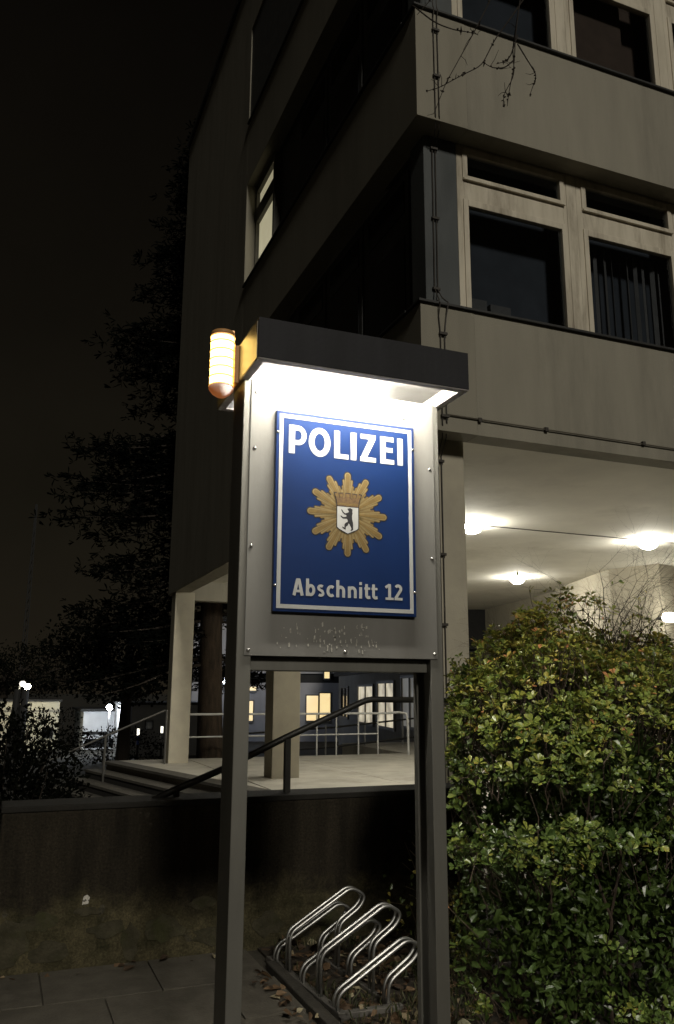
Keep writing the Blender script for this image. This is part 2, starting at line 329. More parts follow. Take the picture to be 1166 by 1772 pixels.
# front window bands
def front_band(zs, zt, zg, n=5, blinds=(1, 3), curtains=()):
    """zs sill, zt head: modules of one window unit 1.53 m apart"""
    MB().box(3.985, XE, 7.9, 8.0, zs, zt).build('room_wall', ROOM, B)
    MB().box(3.985, XE, 6.75, 8.30, zt-.03, zt+.05).build('room_ceiling', ROOM, B)
    for k in range(n):
        a = 3.987+k*1.525; b = a+1.39
        h = zs
        f = MB()
        f.box(a, a+.085, 6.652, 6.74, h+.02, zt); f.box(b-.05, b, 6.652, 6.74, h+.02, zt)
        f.box(a+.085, b-.05, 6.652, 6.74, zt-.14, zt); f.box(a+.085, b-.05, 6.652, 6.74, h+1.35, h+1.635)
        f.box(a+.085, b-.05, 6.660, 6.74, h+.02, h+.10)
        fo = f.build('window', FRAMEW, B, bevel=.006)
        sash = MB()                              # sash mouldings stand proud of the frame
        for (u0, u1) in ((h+1.635, zt-.14), (h+.10, h+1.35)):
            sash.box(a+.065, a+.125, 6.636, 6.70, u0-.03, u1+.03).box(b-.09, b-.035, 6.636, 6.70, u0-.03, u1+.03)
            sash.box(a+.125, b-.09, 6.636, 6.70, u1-.045, u1+.03).box(a+.125, b-.09, 6.636, 6.70, u0-.03, u0+.025)
        sash.build('sash', FRAMEW, fo, bevel=.005)
        MB().box(a+.07, b-.04, 6.618, 6.652, h+1.600, h+1.622).build('drip_bead', FRAMEW, fo)
        MB().box(a+.10, b-.06, 6.672, 6.678, h+1.65, zt-.18).build('pane', GLASS, fo)
        MB().box(a+.10, b-.06, 6.672, 6.678, h+.11, h+1.32).build('pane', GLASS, fo)
        if k < n-1: MB().box(b+.002, b+.133, 6.650, 6.76, h+.022, zt).build('mullion', FRAMEW, B, bevel=.006)
        MB().box(a+.05, b-.02, 7.0, 7.01, h+.02, zt-.02).build('added_backing', BACKING if k not in curtains else ROOMB, fo)  # invented backing sheet, catches light so the panes do not go black
        if k in blinds:
            for q in range(11):
                x = a+.13+q*.115+random.uniform(-.012, .012); w = random.uniform(.02, .05); ty = random.uniform(-.02, .02)
                MB().prism([(x, 6.85+ty), (x+w, 6.85-ty), (x+w, 6.853-ty), (x, 6.853+ty)], h+.03, h+1.33).build('blind_slat', BLIND, fo)
        if k in curtains:
            MB().box(a+.1, a+1.02, 6.86, 6.9, h+.02, zt-.1).build('curtain', ROOMB, fo)
front_band(5.238, 7.335, 0)
front_band(8.548, 10.64, 0, blinds=(3,), curtains=(1, 2))
# desk things behind the first pane
MB().box(4.15, 4.42, 6.84, 6.96, 5.45, 5.62).box(4.47, 4.72, 6.85, 6.97, 5.44, 5.60).build('room_desk_boxes', BLIND, B)
# porch: ceiling, columns, inner wall
MB().prism([(3.66,6.65),(16.5,6.65),(16.5,24),(7.4,24),(7.4,18.55),(3.66,18.55)], 4.03, 4.25).build('ceiling', CEILM, B)
for (x0, x1, y0, y1, zt) in ((3.705, 3.992, 6.68, 7.12, 4.03), (3.42, 3.85, 18.09, 18.52, 3.72), (4.535, 5.047, 14.37, 14.84, 4.03)):
    MB().box(x0, x1, y0, y1, .09, zt).build('column', CREAM2, B, bevel=.012)
MB().prism([(12.40, 16.4), (12.75, 16.4), (14.0, 23.2), (13.75, 23.2)], .09, 4.03).build('inner_wall', CREAM2, B)
MB().prism([(11.20, 13.25), (11.56, 12.25), (12.4, 12.5), (12.40, 16.4), (12.2, 16.4)], .09, 4.03).build('inner_pier', CREAM2, B)
dw = MB().prism([(13.08, 20.35), (12.62, 17.9), (12.66, 17.89), (13.12, 20.34)], .2, 3.05).build('window', surf('dark_frame', (.03,.03,.032), rough=.4), B)
MB().prism([(13.06, 20.25), (12.62, 18.0), (12.64, 17.99), (13.08, 20.24)], .4, 2.9).build('pane', MATS['dark_pane'], dw)
MB().tube([(6.0, 10.33, 4.015), (9.0, 10.35, 4.016), (16, 10.40, 4.015)], .007, 6).build('conduit', CABLE, B)
# porch ceiling lamps; the last is unseen, added for more light
for i, (x, y, lab) in enumerate(((6.27, 10.33, 'round white ceiling lamp half hidden behind the corner column'), (10.17, 14.95, 'round white ceiling lamp deeper in the porch, above the leafy hedge'), (9.60, 10.37, 'round white ceiling lamp on the conduit near the picture edge'), (6.2, 14.9, 'unseen ceiling lamp added behind the sign panel for porch light'))):
    L = thing('ceiling_lamp', lab, 'lamp', (x, y, 4.03), 'porch ceiling lamps')
    MB().lathe([(.15, -.001), (.155, -.015), (.15, -.025)], (x, y, 4.03), 24).build('base_ring', surf('lamp_ring', (.6,.6,.58), rough=.4), L)
    MB().lathe([(.150, -.026), (.152, -.055), (.138, -.095), (.105, -.128), (.055, -.146), (.01, -.15)], (x, y, 4.03), 24).build('dome', DOME, L, smooth=True)
wlmp = thing('wall_lamp', 'bright oval wall lamp shining through the bare twigs', 'lamp', (11.45, 11.95, 2.97))
MB().tube([(11.45, 12.26, 2.97), (11.45, 12.02, 2.97)], .03, 10).build('bracket', DARKPAINT, wlmp)
MB().lathe([(.02, -.09), (.12, -.07), (.15, 0), (.12, .07), (.02, .09)], (11.45, 11.95, 2.97), 20).build('globe', emit('wall_lamp_glow', (1., .95, .8), 30.), wlmp, smooth=True)

# lightning-conductor cables on the front wall
cab = thing('cable_run', 'pair of thin cables clipped up the corner of the cream front wall', 'cable', (3.62, 6.38, 3.9))
for dx in (-.022, .022):
    MB().tube([(3.62+dx, 6.385, 12.), (3.62+dx, 6.385, 8.60), (3.62+dx, 6.36, 8.53), (3.62+dx, 6.385, 8.44), (3.625+dx, 6.385, 7.29), (3.66+dx, 6.46, 7.2), (3.71+dx*.8, 6.635, 7.12), (3.705+dx*.8, 6.635, 5.52)], .006, 6).build('cable', CABLE, cab)
MB().tube([(3.688, 6.635, 5.52), (3.66, 6.5, 5.33), (3.58, 6.39, 5.26), (3.585, 6.35, 5.22), (3.585, 6.385, 5.1), (3.60, 6.385, 4.92), (3.60, 6.385, 4.02), (3.66, 6.5, 3.94), (3.70, 6.665, 3.80), (3.70, 6.665, .3)], .006, 6).build('cable', CABLE, cab)
MB().tube([(3.722, 6.635, 5.52), (3.69, 6.5, 5.36), (3.68, 6.36, 5.24), (3.665, 6.385, 5.1), (3.645, 6.385, 4.92), (3.645, 6.385, 4.05), (3.70, 6.5, 3.94), (3.735, 6.665, 3.80), (3.735, 6.665, .3)], .006, 6).build('cable', CABLE, cab)
for (x, y, z) in ((3.622, 6.38, 7.75), (3.622, 6.38, 8.3), (3.71, 6.63, 7.10), (3.71, 6.63, 6.3), (3.705, 6.63, 5.52), (3.625, 6.378, 4.92), (3.625, 6.378, 4.1), (3.717, 6.66, 3.75), (3.717, 6.66, 2.85), (3.717, 6.66, 2.2), (3.717, 6.66, 1.5)):
    MB().box(x-.04, x+.04, y-.014, y+.018, z-.012, z+.012).build('clip', CABLE, cab)
MB().tube([(3.645, 6.383, 4.12), (4.4, 6.383, 4.112), (5.0, 6.382, 4.108), (6.3, 6.383, 4.10), (9, 6.383, 4.10)], .007, 6).build('cable', surf('bare_wire', (.30,.27,.22), rough=.35, metal=.7), cab)
for x in (4.0, 4.75, 5.95, 7.2): MB().box(x-.018, x+.018, 6.37, 6.402, 4.09, 4.13).build('clip', CABLE, cab)

# ================================================================== RETAINING WALL, NEAR HANDRAIL
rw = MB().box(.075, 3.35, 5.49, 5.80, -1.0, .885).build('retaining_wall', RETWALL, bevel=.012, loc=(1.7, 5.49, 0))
tag(rw, 'low dark stained wall behind the bicycle rack', 'wall')
cap = MB().box(.07, 3.36, 5.484, 5.81, .885, .92).build('coping', surf('coping_stone', (0.0153, 0.0135, 0.01035), (0.009, 0.0081, 0.0063), scale=4, bump=.5), rw, bevel=.006)
stk = MB().plate([(.565,.345),(.60,.35),(.607,.385),(.592,.40),(.57,.392)], 5.487, 5.4895).build('sticker', surf('torn_paper', (.55,.53,.48), (.10,.09,.08), scale=60, lo=.45, hi=.5), rw)
PATCH = surf('old_render', (0.0595, 0.0518, 0.0315), (0.028, 0.0252, 0.0126), rough=.95, scale=11, bump=.8, bscale=60, stain=(0.035, 0.0385, 0.0098), stain_amt=.8)
for (cx, cz, rx, rz) in ((.16,.17,.15,.13),(.42,.10,.13,.07),(.33,.27,.10,.06),(.72,.20,.12,.05),(.86,.10,.06,.12),(1.06,.16,.13,.09),(1.38,.10,.17,.06),(1.30,.30,.09,.04),(.60,.31,.08,.03),(1.72,.13,.12,.08),(2.2,.12,.2,.07)):
    poly = []
    for q in range(15):
        a = q*2*math.pi/15; k = random.uniform(.62, 1.12); poly.append((max(.08, cx+rx*k*math.cos(a)), max(.0, cz+rz*k*math.sin(a))))
    MB().plate(poly, 5.482+random.uniform(0,.003), 5.4895).build('render_patch', PATCH, rw)
hr = thing('handrail', 'dark metal handrail rising to the right along the low wall', 'handrail', (1.9, 5.65, .925))
MB().tube([(.98, 5.65, .905), (1.10, 5.65, .955), (1.438, 5.65, 1.085), (1.892, 5.65, 1.288), (2.45, 5.65, 1.52), (2.49, 5.65, 1.535), (2.54, 5.65, 1.543), (3.3, 5.65, 1.536)], .0225, 10).build('rail', DARKPAINT, hr, smooth=True)
MB().box(1.874, 1.914, 5.63, 5.67, .92, 1.275).build('post', DARKPAINT, hr)
MB().box(3.21, 3.25, 5.63, 5.67, .92, 1.52).build('post', DARKPAINT, hr)
MB().box(1.115, 1.15, 5.63, 5.67, .92, .96).build('post', DARKPAINT, hr)
# far-side stair rail
lr = thing('stair_rail', 'thin grey handrail on the far side of the dark steps', 'handrail', (2.1, 18, -.2))
MB().tube([(.75, 18, .08), (1.1, 18, .25), (2.66, 18, .92), (3.3, 18, 1.19)], .02, 8).build('rail', surf('dull_rail', (0.072, 0.06975, 0.063), rough=.5), lr, smooth=True)
MB().tube([(2.10, 18, .69), (2.10, 18, -.55)], .024, 8).build('post', MATS['dull_rail'], lr)
MB().tube([(.95, 18, .19), (.95, 18, GZ)], .024, 8).build('post', MATS['dull_rail'], lr)
MB().tube([(3.33, 18, 1.2), (3.33, 18, .09)], .024, 8).build('post', MATS['dull_rail'], lr)
# pale guard rail at the back of the terrace
gr = thing('guard_rail', 'pale tubular guard rail along the back edge of the terrace', 'railing', (6.5, 19.0, .1))
MB().tube([(3.9, 19.1, 1.07), (7, 19.05, 1.07), (8.95, 19.0, 1.075)], .026, 8).build('rail', WHITERAIL, gr)
MB().tube([(3.9, 19.1, .57), (7, 19.05, .58), (8.7, 19.0, .59)], .018, 8).build('rail', WHITERAIL, gr)
for x in (3.95, 4.85, 5.9, 6.55, 7.12, 7.62, 8.20, 8.72):
    MB().tube([(x, 19.05, 1.06), (x, 19.05, .08)], .02, 8).build('post', WHITERAIL, gr)
MB().tube([(8.95, 19.0, 1.075), (9.22, 18.9, 1.10), (9.36, 18.75, 1.07), (9.37, 18.7, .9), (9.38, 18.7, .08)], .03, 8).build('post', WHITERAIL, gr)
# darker ramp railing behind it
rr = thing('ramp_railing', 'dark sloping ramp railing in front of the grey wing', 'railing', (9, 22.2, GZ))
for z0, z1 in ((.55, .86), (.02, .33), (-.4, -.1)):
    MB().tube([(6.0, 22.4, z0-.1), (8.8, 22.3, z0+.05), (11.6, 22.2, z1)], .028, 6).build('rail', DARKPAINT, rr)
for x in (6.2, 7.4, 8.6, 9.8, 11.0): MB().tube([(x, 22.3, .62+(x-8)*.08), (x, 22.3, GZ)], .026, 6).build('post', surf('ramp_post', (.22,.22,.21), rough=.5), rr)

# ================================================================== SIGN PILLAR
SG = thing('police_sign', 'lit double-sided metal sign pillar with blue police board under a dark canopy', 'sign', (1.2335, 3.08, 0))
def post(x0, x1, inner):
    d = .022*inner
    a, b = (x0, x1)
    if inner > 0: poly = [(a,3.0),(b,3.0),(b,3.058),(b-.03,3.062),(b-.03,3.122),(b,3.126),(b,3.16),(a,3.16)]
    else: poly = [(a,3.0),(b,3.0),(b,3.16),(a,3.16),(a,3.126),(a+.03,3.122),(a+.03,3.062),(a,3.058)]
    return MB().prism(poly, -.2, 2.815).build('post', POSTM, SG, bevel=.003)
post(.800, .857, 1); post(1.610, 1.667, -1)
MB().box(.858, 1.609, 3.03, 3.13, 1.675, 1.725).build('crossbar', POSTM, SG, bevel=.003)
P = MB().box(.829, 1.640, 2.9945, 2.9985, 1.728, 2.815).build('panel', PANELM, SG, bevel=.0012)
P2 = MB().box(.829, 1.640, 3.1615, 3.1655, 1.728, 2.815).build('panel', PANELM, SG, bevel=.0012)
for (x, z) in ((.8484,2.529),(.8452,2.140),(.8435,1.748),(1.233,1.749),(1.6264,1.749),(1.622,2.140),(1.620,2.523),(1.50,2.735),(.848,2.76)):
    MB().lathe([(.0075, 0), (.0072, .002), (.005, .0045), (.001, .0055)], (0, 0, 0), 10)
    q = MB(); q.lathe([(.0078, 0), (.0074, .002), (.005, .0048), (.001, .006)], (0, 0, 0), 12)
    q.v = [(x+vx, 2.9945-vz, z+vy) for vx, vy, vz in q.v]; q.build('rivet', RIVET, P, smooth=True)
# adhesive remains and scratches along the foot of the panel
rs = MB()
for k in range(95):
    x = random.choice((random.gauss(1.17, .05), random.gauss(1.30, .03), random.uniform(.95, 1.38))); z = random.uniform(1.742, 1.845)
    w = random.uniform(.0012, .006); h = random.uniform(.002, .020)
    rs.plate([(x, z), (x+w, z+h*.1), (x+w*.8, z+h), (x-w*.3, z+h*.7)], 2.9932, 2.9944)
rs = rs.build('glue_residue', surf('glue_residue', (0.5208, 0.504, 0.4536), (0.2352, 0.2184, 0.1848), rough=.4, scale=70), P); rs['kind'] = 'stuff'
# blue board
BD = MB().box(.929, 1.537, 2.975, 2.9935, 1.893, 2.6915).build('board', BLUE, SG, bevel=.003)
YF = 2.975
bz = MB()
o_, w_ = .0135, .0155
x0, x1, z0, z1 = .929+o_, 1.537-o_, 1.893+o_, 2.6915-o_
bz.box(x0, x1, YF-.0012, YF, z1-w_, z1).box(x0, x1, YF-.0012, YF, z0, z0+w_).box(x0, x0+w_, YF-.0012, YF, z0+w_, z1-w_).box(x1-w_, x1, YF-.0012, YF, z0+w_, z1-w_)
bz.build('border', WHITES, BD)
for (x, z) in ((.9355,2.601),(1.5305,2.595),(1.5305,1.992),(.9355,1.992)):
    q = MB(); q.lathe([(.006, 0), (.0055, .002), (.003, .004), (.0006, .0046)], (0, 0, 0), 10)
    q.v = [(x+vx, YF-vz, z+vy) for vx, vy, vz in q.v]; q.build('rivet', RIVET, BD, smooth=True)
def ribbon(mb, pts, w, y, closed=False):
    """flat stroke of width w along a path in x,z"""
    n = len(pts); L_, R_ = [], []
    for i in range(n):
        if closed: a, b = pts[i-1], pts[(i+1) % n]
        else: a, b = pts[max(i-1, 0)], pts[min(i+1, n-1)]
        p = pts[i]
        d1 = Vector((p[0]-a[0], p[1]-a[1])); d2 = Vector((b[0]-p[0], b[1]-p[1]))
        if d1.length < 1e-9: d1 = d2
        if d2.length < 1e-9: d2 = d1
        d1.normalize(); d2.normalize(); t = (d1+d2).normalized(); nn = Vector((-t.y, t.x))
        k = 1/max(.5, nn.dot(Vector((-d1.y, d1.x))))
        L_.append((p[0]+nn.x*w/2*k, p[1]+nn.y*w/2*k)); R_.append((p[0]-nn.x*w/2*k, p[1]-nn.y*w/2*k))
    b = len(mb.v); mb.v += [(x, y, z) for x, z in L_]+[(x, y, z) for x, z in R_]
    for i in range(n if closed else n-1):
        j = (i+1) % n; mb.f.append((b+i, b+n+i, b+n+j, b+j))
def glyph(strokes, ox, oz, S, w):
    mb = MB(); y = YF-.0012
    for st in strokes:
        pts, ww, cl = (st+(None, None))[:3] if isinstance(st, tuple) else (st, None, None)
        y -= .00012
        ribbon(mb, [(ox+x*S, oz+z*S) for x, z in pts], (ww or w)*S, y, bool(cl))
    return mb.build('letter', WHITES, BD)
A = arc
S1 = .1165; zb = 2.5195; xb = .982
w = .215
CAPS = [
 [[(.107,0),(.107,1)], ([(.1,.915),(.33,.915)]+A(.33,.655,.215,.26,90,-90,12)+[(.1,.395)], .175)],
 [(A(1.115,.5,.295,.415,0,360,36)[:-1], .205, True)],
 [[(1.762,0),(1.762,1)], ([(1.86,.085),(2.195,.085)], .17)],
 [[(2.385,0),(2.385,1)]],
 [([(2.65,.915),(3.235,.915)], .17), ([(3.12,.86),(2.77,.14)], .215), ([(2.64,.085),(3.245,.085)], .17)],
 [[(3.517,0),(3.517,1)], ([(3.6,.915),(3.94,.915)], .17), ([(3.6,.52),(3.90,.52)], .165), ([(3.6,.085),(3.955,.085)], .17)],
 [[(4.195,0),(4.195,1)]],
]
for g_ in CAPS: glyph(g_, xb, zb, S1, w)
S2 = .0635; z2 = 1.9575; x2 = 1.0065; w2 = .20
LOW = [
 [[(.10,0),(.32,.98)], [(.625,0),(.405,.98)], ([(.24,.98),(.485,.98)], .10), ([(.2,.27),(.52,.27)], .15)],
 [[(.957,0),(.957,1.06)], (A(1.165,.36,.205,.275,155,-155,18), .185)],
 [(A(1.83,.535,.16,.115,40,180,8)+[(1.70,.45),(1.80,.385),(1.92,.33)]+A(1.82,.19,.155,.115,30,-140,8), .165)],
 [(A(2.51,.36,.225,.275,52,308,18), .185)],
 [[(2.94,0),(2.94,1.06)], ([(2.94,.42)]+A(3.13,.40,.20,.235,150,0,10)+[(3.33,0)], .19)],
 [[(3.71,0),(3.71,.71)], ([(3.71,.42)]+A(3.91,.40,.20,.235,150,0,10)+[(4.11,0)], .19)],
 [[(4.47,0),(4.47,.71)], ([(4.38,.93),(4.56,.93)], .185)],
 [([(4.87,.92),(4.87,.22)]+A(5.0,.22,.13,.14,180,290,7)+[(5.13,.10)], .19), ([(4.73,.64),(5.12,.64)], .145)],
 [([(5.35,.92),(5.35,.22)]+A(5.48,.22,.13,.14,180,290,7)+[(5.62,.10)], .19), ([(5.21,.64),(5.62,.64)], .145)],
 [[(6.46,.05),(6.46,1.0)], ([(6.17,.77),(6.46,.95)], .165), ([(6.17,.075),(6.74,.075)], .15)],
 [(A(7.06,.72,.19,.195,150,-20,12)+[(7.10,.44),(6.88,.12)], .19), ([(6.80,.08),(7.36,.08)], .165)],
]
for g_ in LOW: glyph(g_, x2, z2, S2, w2)
# emblem: twelve-rayed star, crown and shield, laid on the board as thin layers
EX, EZ, ER = 1.2345, 2.2925, .1725
def ray_poly(a, r1, w0, w1, r0=.02):
    """bar with a rounded outer end, w0 wide at the centre and w1 at the tip"""
    d = Vector((math.sin(a), math.cos(a))); s_ = Vector((d.y, -d.x)); pts = []
    for u, q in ((r0, w0),): pts.append(d*u + s_*q/2)
    c = d*(r1-w1/2)
    for i in range(9):
        t = math.pi*i/8; pts.append(c + s_*(w1/2*math.cos(t)) + d*(w1/2*math.sin(t)))
    pts.append(d*r0 - s_*w0/2)
    return [(EX+p.x, EZ+p.y) for p in pts]
ly = YF
def layer(polys, name, mat, dy):
    mb = MB()
    for i, p in enumerate(polys): mb.plate(p, ly-dy-i*.0000012, ly-dy+.0002)
    return mb.build(name, mat, BD)
A12 = [i*math.pi/6 for i in range(12)]
side = [(7.4, .83, .0085), (-7.4, .83, .0085), (10.9, .69, .0080), (-10.9, .69, .0080), (13.8, .60, .0070), (-13.8, .60, .0070)]
layer([ray_poly(a, ER+.0035, .020, .0345) for a in A12]+[ray_poly(a+R(d_), ER*f_+.0035, .012, w__+.007) for a in A12 for d_, f_, w__ in side], 'star_outline', INK, .0004)
layer([ray_poly(a, ER, .018, .027) for a in A12]+[ray_poly(a+R(d_), ER*f_, .010, w__+.0015) for a in A12 for d_, f_, w__ in side], 'star_ground', GOLDD, .0007)
for a in A12:
    for d_, f_, w__ in side[::-1]:
        layer([ray_poly(a+R(d_), ER*f_-.001, .0030, w__*.72)], 'ray_strip', GOLDL if abs(d_) != 10.9 else GOLD, .0009)
    layer([ray_poly(a, ER-.001, .0075, .0262)], 'ray', GOLDL, .0012)
    layer([ray_poly(a, ER-.0055, .0058, .0170)], 'ray_line', GOLDD, .0014)
    layer([ray_poly(a, ER-.0070, .0042, .0138)], 'ray_core', GOLD, .0016)
layer([arc(EX, EZ, .034, .034, 0, 345, 23)], 'hub', GOLD, .0017)
def ez(x, y): return (EX+(x-600)*.000373, EZ-(y-632)*.000338)      # drawing grid of the emblem
sh = [ez(*p) for p in ((478,537),(722,537),(722,795),(700,815),(600,866),(500,815),(478,795))]
cx_, cz_ = EX, EZ-.02
layer([[(cx_+(x-cx_)*1.07, cz_+(z-cz_)*1.06) for x, z in sh]], 'shield_edge', INK, .0020)
layer([sh], 'shield', WHITES, .0023)
bear = [(590,570),(612,560),(628,556),(640,562),(655,572),(652,600),(655,620),(648,650),(650,690),(660,730),(662,760),(660,800),(662,818),(640,832),(628,826),(640,815),(640,795),(628,775),(618,750),(606,745),(600,770),(580,785),(575,800),(578,815),(570,822),(545,808),(535,795),(538,785),(552,795),(562,798),(560,780),(562,755),(580,735),(595,728),(598,710),(590,690),(570,690),(545,692),(530,682),(515,665),(518,652),(530,660),(545,672),(570,668),(585,660),(580,645),(560,640),(540,622),(528,600),(522,585),(530,578),(540,592),(550,610),(570,625),(590,618),(605,612),(612,600),(605,590),(602,580)]
from mathutils.geometry import tessellate_polygon
bp_ = [ez(*p) for p in bear]; tri = tessellate_polygon([[Vector((x, z, 0)) for x, z in bp_]])
bm_ = MB(); bm_.v = [(x, ly-.0026, z) for x, z in bp_]; bm_.f = [tuple(t) for t in tri]; bm_.build('bear', INK, BD)
layer([[(EX+(x_-EX)*1.07, EZ+.0565+(z_-EZ-.0565)*1.12) for x_, z_ in [ez(*p) for p in ((478,538),(470,470),(446,390),(478,384),(492,440),(510,440),(496,390),(552,384),(548,440),(568,442),(572,384),(630,384),(632,442),(652,440),(648,384),(704,390),(690,440),(708,440),(722,384),(756,390),(730,470),(722,538))]]], 'crown_edge', INK, .00245)
layer([[ez(*p) for p in ((478,538),(470,470),(446,390),(478,384),(492,440),(510,440),(496,390),(552,384),(548,440),(568,442),(572,384),(630,384),(632,442),(652,440),(648,384),(704,390),(690,440),(708,440),(722,384),(756,390),(730,470),(722,538))]], 'crown', CROWN, .0027)
layer([[ez(*p) for p in ((482,505),(718,505),(720,522),(480,522))]]+[[(x, z) for x, z in arc(*ez(cx, 412), .0055, .0055, 0, 340, 12)] for cx in (468, 524, 601, 676, 736)], 'crown_trim', GOLD, .0029)
layer([[ez(*p) for p in ((580,505),(620,505),(620,540),(580,540))]], 'crown_gate', GOLDD, .0031)
# canopy: hollow box with rim and two tubes
CY0, CY1, CX0, CX1, CZ0, CZ1 = 2.7635, 3.3965, .786, 1.686, 2.811, 2.972
CN = MB().box(CX0, CX1, CY0, CY0+.012, CZ0, CZ1).box(CX0, CX1, CY1-.012, CY1, CZ0, CZ1).box(CX0+.001, CX1-.001, CY0+.012, CY1-.012, CZ1-.012, CZ1-.001).build('canopy', FASCIA, SG, bevel=.003)
MB().box(CX0-.002, CX0+.010, CY0+.0125, CY1-.0125, CZ0, CZ1-.0125).build('end_plate', PANELM, CN)
MB().box(CX1-.010, CX1+.002, CY0+.0125, CY1-.0125, CZ0, CZ1-.0125).build('end_plate', PANELM, CN)
MB().box(CX0+.002, CX1-.002, CY0+.002, CY0+.034, CZ0-.004, CZ0).box(CX0+.002, CX1-.002, CY1-.034, CY1-.002, CZ0-.004, CZ0).box(CX0+.0, CX0+.032, CY0+.034, CY1-.034, CZ0-.004, CZ0).box(CX1-.032, CX1, CY0+.034, CY1-.034, CZ0-.004, CZ0).build('rim', LIPM, CN)
MB().box(CX0+.0105, CX1-.0105, CY0+.013, CY1-.013, 2.876, 2.886).build('soffit', WHITEIN, CN)
MB().box(CX0+.011, CX0+.016, CY0+.014, CY1-.014, CZ0+.001, 2.875).build('end_lining', WHITEIN, CN)
MB().box(CX1-.016, CX1-.011, CY0+.014, CY1-.014, CZ0+.001, 2.875).build('end_lining', WHITEIN, CN)
for y in (CY0+.062, CY1-.062):
    MB().tube([(.90, y, 2.856), (1.575, y, 2.856)], .013, 12).build('fluorescent_tube', TUBE, CN, smooth=True)
    MB().box(.87, .90, y-.016, y+.016, 2.840, 2.8755).box(1.575, 1.605, y-.016, y+.016, 2.840, 2.8755).build('tube_holder', WHITEIN, CN)
# amber lamp on the canopy end
AL = thing('amber_lamp', 'glowing amber cylinder lamp fixed to the end of the sign canopy', 'lamp', (.722, 3.06, 2.75))
lx, lyy = .731, 3.075
MB().box(.764, .7835, lyy-.05, lyy+.05, 2.80, 2.96).build('mounting_plate', surf('amber_housing', (.55,.30,.12), (.42,.22,.08), rough=.5), AL, bevel=.003)
MB().box(.752, .766, lyy-.03, lyy+.03, 2.80, 3.03).build('back_housing', AMBER, AL, bevel=.003)
MB().lathe([(.046, .0), (.0475, .004), (.0475, .212), (.046, .216)], (lx-.006, lyy, 2.790), 28).build('lens', LENS, AL, smooth=True)
for z in (2.793, 2.83, 2.867, 2.904, 2.941, 2.978, 3.004):
    MB().tube([(lx-.006+.0478*math.cos(t*math.pi/14), lyy+.0478*math.sin(t*math.pi/14), z) for t in range(28)], .0034, 6, closed=True).build('rib', AMBER, AL)
MB().lathe([(.049, 0), (.050, .010), (.046, .018), (.030, .022), (.002, .023)], (lx-.006, lyy, 3.007), 28).build('top_cap', MATS['amber_housing'], AL, smooth=True)
MB().lathe([(.002, -.034), (.018, -.030), (.036, -.018), (.047, -.004), (.0505, .003), (.050, .010)], (lx-.006, lyy, 2.780), 28).build('bottom_cap', ORANGEC, AL, smooth=True)

# ================================================================== BICYCLE RACK
RK = thing('bicycle_rack', 'galvanised low bicycle rack with alternating high and low wheel loops', 'bicycle rack', (1.68, 4.7, 0))
def fillet(pts, r=.05, n=5):
    out = [pts[0]]
    for i in range(1, len(pts)-1):
        p0, p, p1 = Vector(pts[i-1]), Vector(pts[i]), Vector(pts[i+1])
        a = (p0-p); b = (p1-p); ra = min(r, a.length*.48, b.length*.48); a.normalize(); b.normalize()
        s_, e_ = p+a*ra, p+b*ra
        for k in range(n+1): t = k/n; out.append(tuple((1-t)**2*s_ + 2*t*(1-t)*p + t*t*e_))
    out.append(pts[-1]); return out
LOWP = [(0,.005),(0,.10),(.40,.325),(.475,.285),(.435,.225),(.285,.13),(.28,.0)]
HIGHP = [(0,.005),(0,.235),(.385,.455),(.475,.40),(.44,.34),(.305,.255),(.30,.0)]
for yb_, hi in ((5.10, 0), (4.905, 1), (4.70, 0), (4.47, 1), (4.265, 0)):
    x0 = 1.66+(5.1-yb_)*.06
    for dy in (-.026, .026):
        pts = [(x0+px, yb_+dy, pz) for px, pz in (HIGHP if hi else LOWP)]
        MB().tube(fillet(pts, .045), .0095, 10).build('high_loop' if hi else 'low_loop', GALV, RK, smooth=True)
RB = surf('rack_base_steel', (.20,.19,.17), (.12,.11,.10), rough=.6, scale=12, metal=.5, bump=.3)
MB().prism([(1.630,5.20),(1.672,5.20),(1.745,4.20),(1.700,4.20)][::-1], .0, .034).build('base_bar', RB, RK, bevel=.004)
MB().prism([(1.745,4.20),(2.06,4.20),(2.06,4.245),(1.742,4.245)], .0, .03).build('base_bar', RB, RK, bevel=.004)
MB().prism([(1.93,5.20),(1.96,5.20),(2.035,4.25),(2.005,4.25)][::-1], .0, .026).build('base_bar', RB, RK, bevel=.004)
MB().box(1.70, 1.745, 4.165, 4.20, -.05, .02).build('foot', RB, RK)

